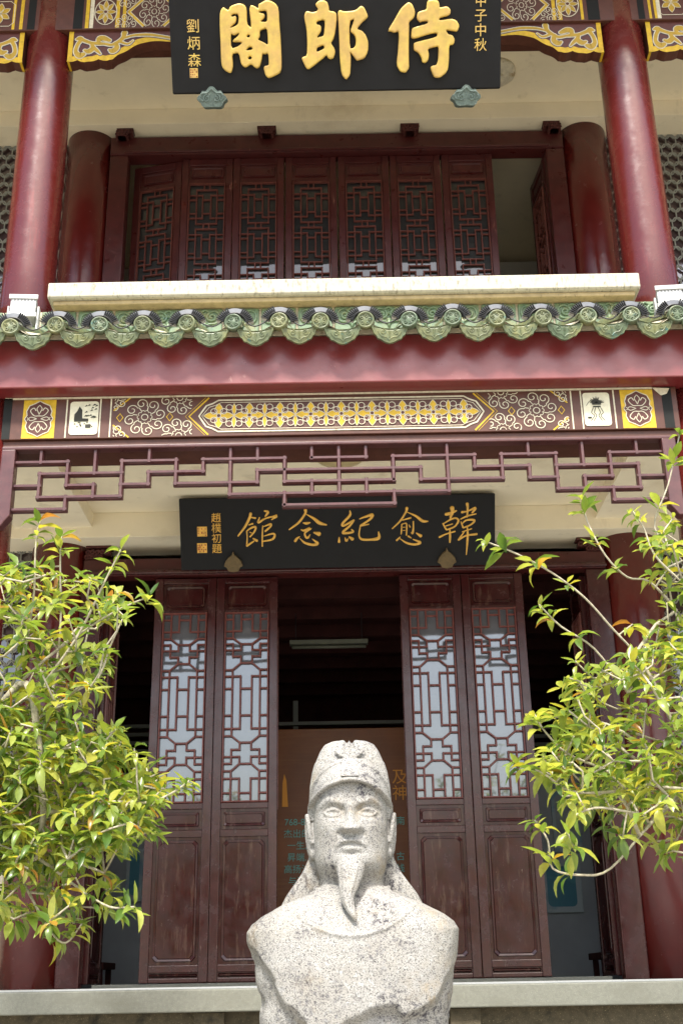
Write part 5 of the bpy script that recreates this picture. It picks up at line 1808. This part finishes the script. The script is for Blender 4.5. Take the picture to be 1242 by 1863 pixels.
# taller crown behind
zs = np.linspace(0.06, 0.392, 60)
kz = [0.06, 0.12, 0.20, 0.26, 0.315, 0.355, 0.380, 0.392]
w = np.interp(zs, kz, [0.170, 0.172, 0.168, 0.158, 0.142, 0.124, 0.106, 0.075])
df = np.interp(zs, kz, [0.05, 0.06, 0.07, 0.075, 0.07, 0.06, 0.05, 0.03])
db = np.interp(zs, kz, [0.17, 0.18, 0.18, 0.17, 0.16, 0.14, 0.12, 0.09])
X, Y, Z, c = super_rings(zs, w, df, db, 2.8, 120)
gr = -0.016 * (gauss(X, -0.010, 0.004) + gauss(X, 0.012, 0.004))
Y = Y - gr * (c > 0)
Z = Z + np.where(Z > 0.35, gr * 0.9, 0) - 0.06 * X ** 2 / 0.03 * (Z > 0.30) * 0.3
hat.add(*closed_grid(X, Y, Z))
for s in (-1, 1):
    hat.sweep(catmull([(s * 0.162, -0.045, 0.150), (s * 0.146, -0.085, 0.205), (s * 0.108, -0.108, 0.250), (s * 0.055, -0.116, 0.277), (0.0, -0.118, 0.286)], 5), 0.0065, 8)
# knot of the cloth and the badge
for s in (-1, 1):
    hat.sweep([(s * 0.012, -0.075, 0.300), (s * 0.035, -0.082, 0.318), (s * 0.066, -0.074, 0.342)], [0.006, 0.009, 0.004], 8)
    hat.sweep([(s * 0.016, -0.085, 0.292), (s * 0.050, -0.088, 0.300)], [0.007, 0.004], 8)
ho = link_mesh('cap', remeshed(hat, 'cap', 0.0042, 1), 'granite', bust, False, True)
bd_ = MB()
bd_.add([(-0.037, -0.180, 0.216), (0.037, -0.180, 0.216), (0.035, -0.150, 0.252), (-0.035, -0.150, 0.252), (-0.037, -0.11, 0.216), (0.037, -0.11, 0.216), (0.035, -0.11, 0.252), (-0.035, -0.11, 0.252)],
        [(0, 1, 2, 3), (7, 6, 5, 4), (0, 4, 5, 1), (3, 2, 6, 7), (0, 3, 7, 4), (1, 5, 6, 2)])
me = bd_.mesh('cap_badge')
me.transform(Matrix.Translation(BO + Vector((0, -0.013, 0))))
link_mesh('cap_badge', me, 'granite', ho, False, None, 0.004)
for s in (-1, 1):
    tl = MB()
    # cloth tail falling from behind the ear out to the shoulder
    rows = [(0.115, 0.178, 0.03, 0.065), (0.10, 0.172, -0.03, 0.07), (0.10, 0.178, -0.085, 0.07), (0.10, 0.205, -0.14, 0.066), (0.10, 0.238, -0.185, 0.06), (0.10, 0.268, -0.225, 0.055), (0.10, 0.288, -0.262, 0.05), (0.10, 0.298, -0.32, 0.05)]
    vs_, fs_ = [], []
    for xi, xo, z, th in rows:
        for x, y in ((xi, 0.03), ((xi + xo) / 2, 0.015), (xo - 0.008, 0.022), (xo, 0.04), (xo - 0.008, 0.03 + th), ((xi + xo) / 2, 0.04 + th), (xi, 0.04 + th)):
            vs_.append((s * x, y + 0.01, z))
    n7 = 7
    for i in range(len(rows) - 1):
        for k in range(n7):
            fs_.append((i * n7 + k, i * n7 + (k + 1) % n7, (i + 1) * n7 + (k + 1) % n7, (i + 1) * n7 + k))
    fs_ += [tuple(range(n7)), tuple((len(rows) - 1) * n7 + k for k in range(n7))]
    tl.add(vs_, fs_)
    link_mesh('cap_tail', remeshed(tl, 'cap_tail', 0.006, 2), 'granite', bust, False, True)
ped = empty('pedestal', (BO.x, BO.y, 0))
tag(ped, 'granite pedestal block carrying the bust', 'pedestal')
MB().box(-0.34, 0.34, BO.y - 0.22, BO.y + 0.22, 0.12, BO.z - 1.016).build('block', 'granite', ped, bevel=0.01)
MB().box(-0.45, 0.45, BO.y - 0.33, BO.y + 0.33, 0.001, 0.119).build('base', 'granite', ped, bevel=0.01)

# ------------------------------------------------------------------ two osmanthus trees
def leaf_variant(curl, fold, wide):
    """leaf along +x, unit length, up +z"""
    st = [(0.0, 0.012), (0.10, 0.035), (0.28, 0.135), (0.50, 0.175), (0.72, 0.135), (0.90, 0.055), (1.0, 0.0)]
    vs_, fs_ = [], []
    for t, w in st:
        w *= wide
        ang = curl * t
        x = math.sin(ang) / curl if abs(curl) > 1e-3 else t
        z = -(1 - math.cos(ang)) / curl if abs(curl) > 1e-3 else 0
        wav = 0.012 * math.sin(t * 17)
        vs_ += [(x, -w, z + w * fold + wav), (x, 0, z), (x, w, z + w * fold - wav)]
    for i in range(len(st) - 1):
        a, b = i * 3, (i + 1) * 3
        if i == len(st) - 2:
            fs_ += [(a, a + 1, b + 1), (a + 1, a + 2, b + 1)]
        else:
            fs_ += [(a, a + 1, b + 1, b), (a + 1, a + 2, b + 2, b + 1)]
    me = bpy.data.meshes.new('leaf')
    used = sorted({i for f in fs_ for i in f})
    mp = {i: k for k, i in enumerate(used)}
    me.from_pydata([vs_[i] for i in used], [], [tuple(mp[i] for i in f) for f in fs_])
    me.materials.append(MATS['leaf'])
    me.polygons.foreach_set('use_smooth', [True] * len(me.polygons))
    return me
LEAVES = [leaf_variant(c, f, w) for c, f, w in ((0.5, 0.5, 1.0), (0.95, 0.7, 0.95), (1.4, 0.55, 1.05), (0.25, 0.35, 1.15), (1.1, 0.9, 0.85), (-0.25, 0.5, 0.95))]
LV = [(np.array([v.co[:] for v in me.vertices]), [tuple(p.vertices) for p in me.polygons]) for me in LEAVES]

def point_in(poly, x, y):
    c = False
    j = len(poly) - 1
    for i in range(len(poly)):
        if (poly[i][1] > y) != (poly[j][1] > y) and x < (poly[j][0] - poly[i][0]) * (y - poly[i][1]) / (poly[j][1] - poly[i][1]) + poly[i][0]:
            c = not c
        j = i
    return c
def make_tree(name, label, root_xy, trunk_pts, regions, limbs, seed, lsize, yr):
    g = random.Random(seed)
    base = Vector(trunk_pts[0])
    root = empty(name, base)
    tag(root, label, 'tree')
    nodes, par_, whorl = [], [], []
    def add_node(p, pa):
        nodes.append(Vector(p)); par_.append(pa)
        return len(nodes) - 1
    last = -1
    for p in trunk_pts:
        last = add_node(p, last)
    tips = []
    for pts in limbs:       # limbs given as points (x, y, depth) in the photograph's frame, from inside to tip
        W_ = [at(x, y, Y) for x, y, Y in pts]
        i0 = min(range(len(nodes)), key=lambda i: (nodes[i] - W_[0]).length)
        pa = add_node((nodes[i0] + W_[0]) * 0.5 + Vector((0, 0, 0.03)), i0)
        sm = catmull([tuple(w_) for w_ in W_], 4)
        for k, q in enumerate(sm):
            pa = add_node(q, pa)
            if k > len(sm) * 0.45 and (k % 4 == 2 or k == len(sm) - 1):
                tips.append(pa)
    pts = []
    for poly, count, size in regions:
        xs = [p[0] for p in poly]; ys = [p[1] for p in poly]
        k = 0
        while k < count:
            x, y = g.uniform(min(xs), max(xs)), g.uniform(min(ys), max(ys))
            if point_in(poly, x, y):
                pts.append(at(x, y, g.uniform(*yr)))
                k += 1
    pts.sort(key=lambda p: (p - nodes[len(trunk_pts) - 1]).length)
    arr = [tuple(n_) for n_ in nodes]
    for p in pts:
        A = np.array(arr)
        d = np.linalg.norm(A - np.array(p), axis=1)
        i0 = int(np.argmin(d + 0.25 * np.maximum(A[:, 2] - p.z, 0)))
        q0 = nodes[i0]
        L_ = (p - q0).length
        pa = i0
        steps = max(1, int(L_ / 0.07))
        side = Vector((g.uniform(-1, 1), g.uniform(-1, 1), g.uniform(-0.6, 0.2))) * L_ * 0.14
        for s_ in range(1, steps + 1):
            t_ = s_ / steps
            q = q0.lerp(p, t_) + side * math.sin(math.pi * t_) + Vector((0, 0, -0.10 * L_ * math.sin(math.pi * t_)))
            pa = add_node(q, pa)
            arr.append(tuple(q))
        tips.append(pa)
    # radii by number of tips carried
    load = [0] * len(nodes)
    for t_ in tips: load[t_] += 1
    for i in range(len(nodes) - 1, -1, -1):
        if par_[i] >= 0: load[par_[i]] += load[i]
    rad = [0.0024 + 0.0011 * (max(l, 1) ** 0.48) for l in load]
    kids = [[] for _ in nodes]
    for i, p in enumerate(par_):
        if p >= 0: kids[p].append(i)
    nt_ = len(trunk_pts)
    wood = MB()
    trunk = MB()
    trunk.sweep([nodes[i] for i in range(nt_)], [max(rad[i], 0.035) for i in range(nt_)], 10)
    done = set()
    for i in range(len(nodes)):
        for ch in kids[i]:
            if i < nt_ and ch < nt_: continue
            # start a run unless ch continues its parent's main child
            main = max(kids[i], key=lambda c_: load[c_])
            if ch == main and par_[i] >= 0 and i >= nt_: continue
            run = [i, ch]
            while kids[run[-1]]:
                run.append(max(kids[run[-1]], key=lambda c_: load[c_]))
            rr = [min(rad[k], rad[ch] * 1.15) for k in run]
            wood.sweep([nodes[k] for k in run], rr, 5)
    trunk.build('trunk', 'bark', root, smooth=True)
    crown = wood.build('branches', 'bark', root, smooth=True)
    # leaves
    out = []
    for t_ in tips:
        p = nodes[t_]
        ax = (p - nodes[par_[t_]]).normalized()
        ax = (ax * 0.8 + Vector((0, -0.1, 0.75)) + Vector((g.uniform(-.3, .3), g.uniform(-.3, .3), g.uniform(-.2, .2)))).normalized()
        n_l = g.choice((4, 5, 6, 6, 7, 8))
        a0 = g.uniform(0, 6.28)
        e1_ = ax.orthogonal().normalized()
        e2_ = ax.cross(e1_)
        sz = lsize * g.uniform(0.72, 1.2)
        for k in range(n_l):
            a_ = a0 + k * 2.4
            spread = R(g.uniform(38, 86))
            d = ax * math.cos(spread) + (e1_ * math.cos(a_) + e2_ * math.sin(a_)) * math.sin(spread)
            d = (d + Vector((0, 0, -g.uniform(0.0, 0.45)))).normalized()
            up = (ax * 0.6 + Vector((g.uniform(-.35, .35), g.uniform(-.35, .35), 1.0)))
            yv = up.cross(d)
            if yv.length < 0.05: continue
            yv.normalize()
            zv = d.cross(yv)
            s_ = sz * g.uniform(0.7, 1.15)
            o_ = p - ax * (0.012 * (k // 2))
            M_ = Matrix(((d.x * s_, yv.x * s_, zv.x * s_, o_.x), (d.y * s_, yv.y * s_, zv.y * s_, o_.y), (d.z * s_, yv.z * s_, zv.z * s_, o_.z), (0, 0, 0, 1)))
            dist = (o_ - CAM).length
            tipx = o_ + d * s_ * 0.5
            q = tipx - CAM
            xr = q.x / max(q.y, 0.1)
            vis = 1.0 if abs(xr) < 0.33 else 0.3
            face = abs((o_ - CAM).normalized().dot(zv)) + 0.5
            out.append((s_ / dist * face * vis, g.randrange(len(LEAVES)), M_))
    out.sort(key=lambda q: -q[0])
    for sc_, vi, M_ in out[:290]:
        o = bpy.data.objects.new('leaf', LEAVES[vi])
        C.objects.link(o)
        o.parent = crown
        o.matrix_parent_inverse = Matrix.Identity(4)
        o.matrix_basis = M_
    V_, F_ = [], []
    for sc_, vi, M_ in out[290:]:
        v_, f_ = LV[vi]
        Mn = np.array(M_)
        w_ = v_ @ Mn[:3, :3].T + Mn[:3, 3]
        k = len(V_)
        V_ += w_.tolist()
        F_ += [tuple(i + k for i in f) for f in f_]
    me = bpy.data.meshes.new('foliage')
    me.from_pydata(V_, [], F_)
    me.update()
    o = link_mesh('foliage', me, 'leaf', crown, False, True)
    o['kind'] = 'stuff'
    return root

tl0 = Vector((-2.05, 4.85, 0))
make_tree('osmanthus_tree', 'bushy sunlit osmanthus tree on the left with dense yellow-green leaves', None,
          [(-2.05, 4.85, 0.0), (-2.04, 4.84, 0.5), (-1.98, 4.83, 1.0), (-1.90, 4.80, 1.4), (-1.80, 4.78, 1.75), (-1.68, 4.76, 2.1)],
          [([(-160, 1000), (30, 1010), (140, 1030), (215, 1075), (230, 1120), (190, 1230), (150, 1290), (-160, 1300)], 215, 1),
           ([(-160, 1270), (150, 1290), (220, 1320), (262, 1390), (300, 1420), (310, 1470), (270, 1520), (210, 1550), (100, 1580), (-160, 1600)], 680, 1),
           ([(-160, 1570), (60, 1570), (140, 1580), (235, 1590), (240, 1640), (150, 1680), (40, 1690), (-160, 1690)], 75, 1)],
          [[(-40, 1330, 4.8), (60, 1220, 4.75), (150, 1150, 4.7), (215, 1110, 4.65), (272, 1085, 4.6)],
           [(-60, 1400, 4.9), (30, 1230, 4.85), (60, 1100, 4.8), (65, 1000, 4.75), (72, 948, 4.75)],
           [(60, 1270, 4.7), (140, 1160, 4.65), (190, 1060, 4.6), (220, 1000, 4.6)],
           [(80, 1480, 4.55), (190, 1460, 4.5), (270, 1460, 4.45), (318, 1440, 4.4), (345, 1420, 4.4)],
           [(70, 1560, 4.6), (150, 1620, 4.5), (200, 1650, 4.45), (245, 1650, 4.4)],
           [(40, 1600, 4.7), (90, 1690, 4.6), (120, 1715, 4.6), (150, 1680, 4.6)],
           [(90, 1300, 4.9), (110, 1150, 4.9), (110, 1030, 4.9), (112, 975, 4.9)]],
          4, 0.086, (4.35, 5.25))
make_tree('osmanthus_tree', 'open osmanthus tree on the right with long arching twigs', None,
          [(2.10, 4.85, 0.0), (2.08, 4.84, 0.5), (2.0, 4.83, 1.0), (1.9, 4.80, 1.4), (1.78, 4.78, 1.75), (1.62, 4.76, 2.1)],
          [([(1000, 1310), (1060, 1250), (1130, 1190), (1190, 1150), (1400, 1100), (1400, 1600), (1230, 1560), (1130, 1530), (1040, 1470), (980, 1400)], 350, 1),
           ([(1120, 1150), (1180, 1000), (1230, 930), (1400, 900), (1400, 1150)], 60, 1),
           ([(1010, 1220), (1060, 1180), (1130, 1190), (1090, 1250), (1020, 1290)], 12, 1)],
          [[(1230, 1330, 4.8), (1170, 1210, 4.75), (1110, 1140, 4.7), (1060, 1085, 4.65), (1000, 1040, 4.6), (940, 1008, 4.55), (880, 984, 4.55)],
           [(1230, 1110, 4.9), (1180, 1058, 4.85), (1140, 1050, 4.85), (1100, 1010, 4.8), (1068, 950, 4.8), (1057, 906, 4.8)],
           [(1140, 1260, 4.7), (1080, 1180, 4.65), (1020, 1140, 4.6), (980, 1100, 4.6)],
           [(1180, 1500, 4.6), (1110, 1580, 4.5), (1060, 1592, 4.45), (1005, 1580, 4.45), (996, 1530, 4.45), (972, 1492, 4.45)],
           [(1120, 1440, 4.5), (1040, 1440, 4.45), (985, 1405, 4.4), (935, 1385, 4.4)],
           [(1100, 1400, 4.6), (1030, 1370, 4.55), (990, 1330, 4.5), (972, 1300, 4.5)],
           [(1240, 1020, 4.9), (1190, 960, 4.9), (1215, 880, 4.9), (1235, 790, 4.9)],
           [(1240, 1060, 4.7), (1190, 1010, 4.7), (1170, 960, 4.7), (1150, 930, 4.7)],
           [(1160, 1480, 4.4), (1080, 1470, 4.35), (1030, 1500, 4.3), (1045, 1540, 4.3)]],
          9, 0.090, (4.3, 5.2))
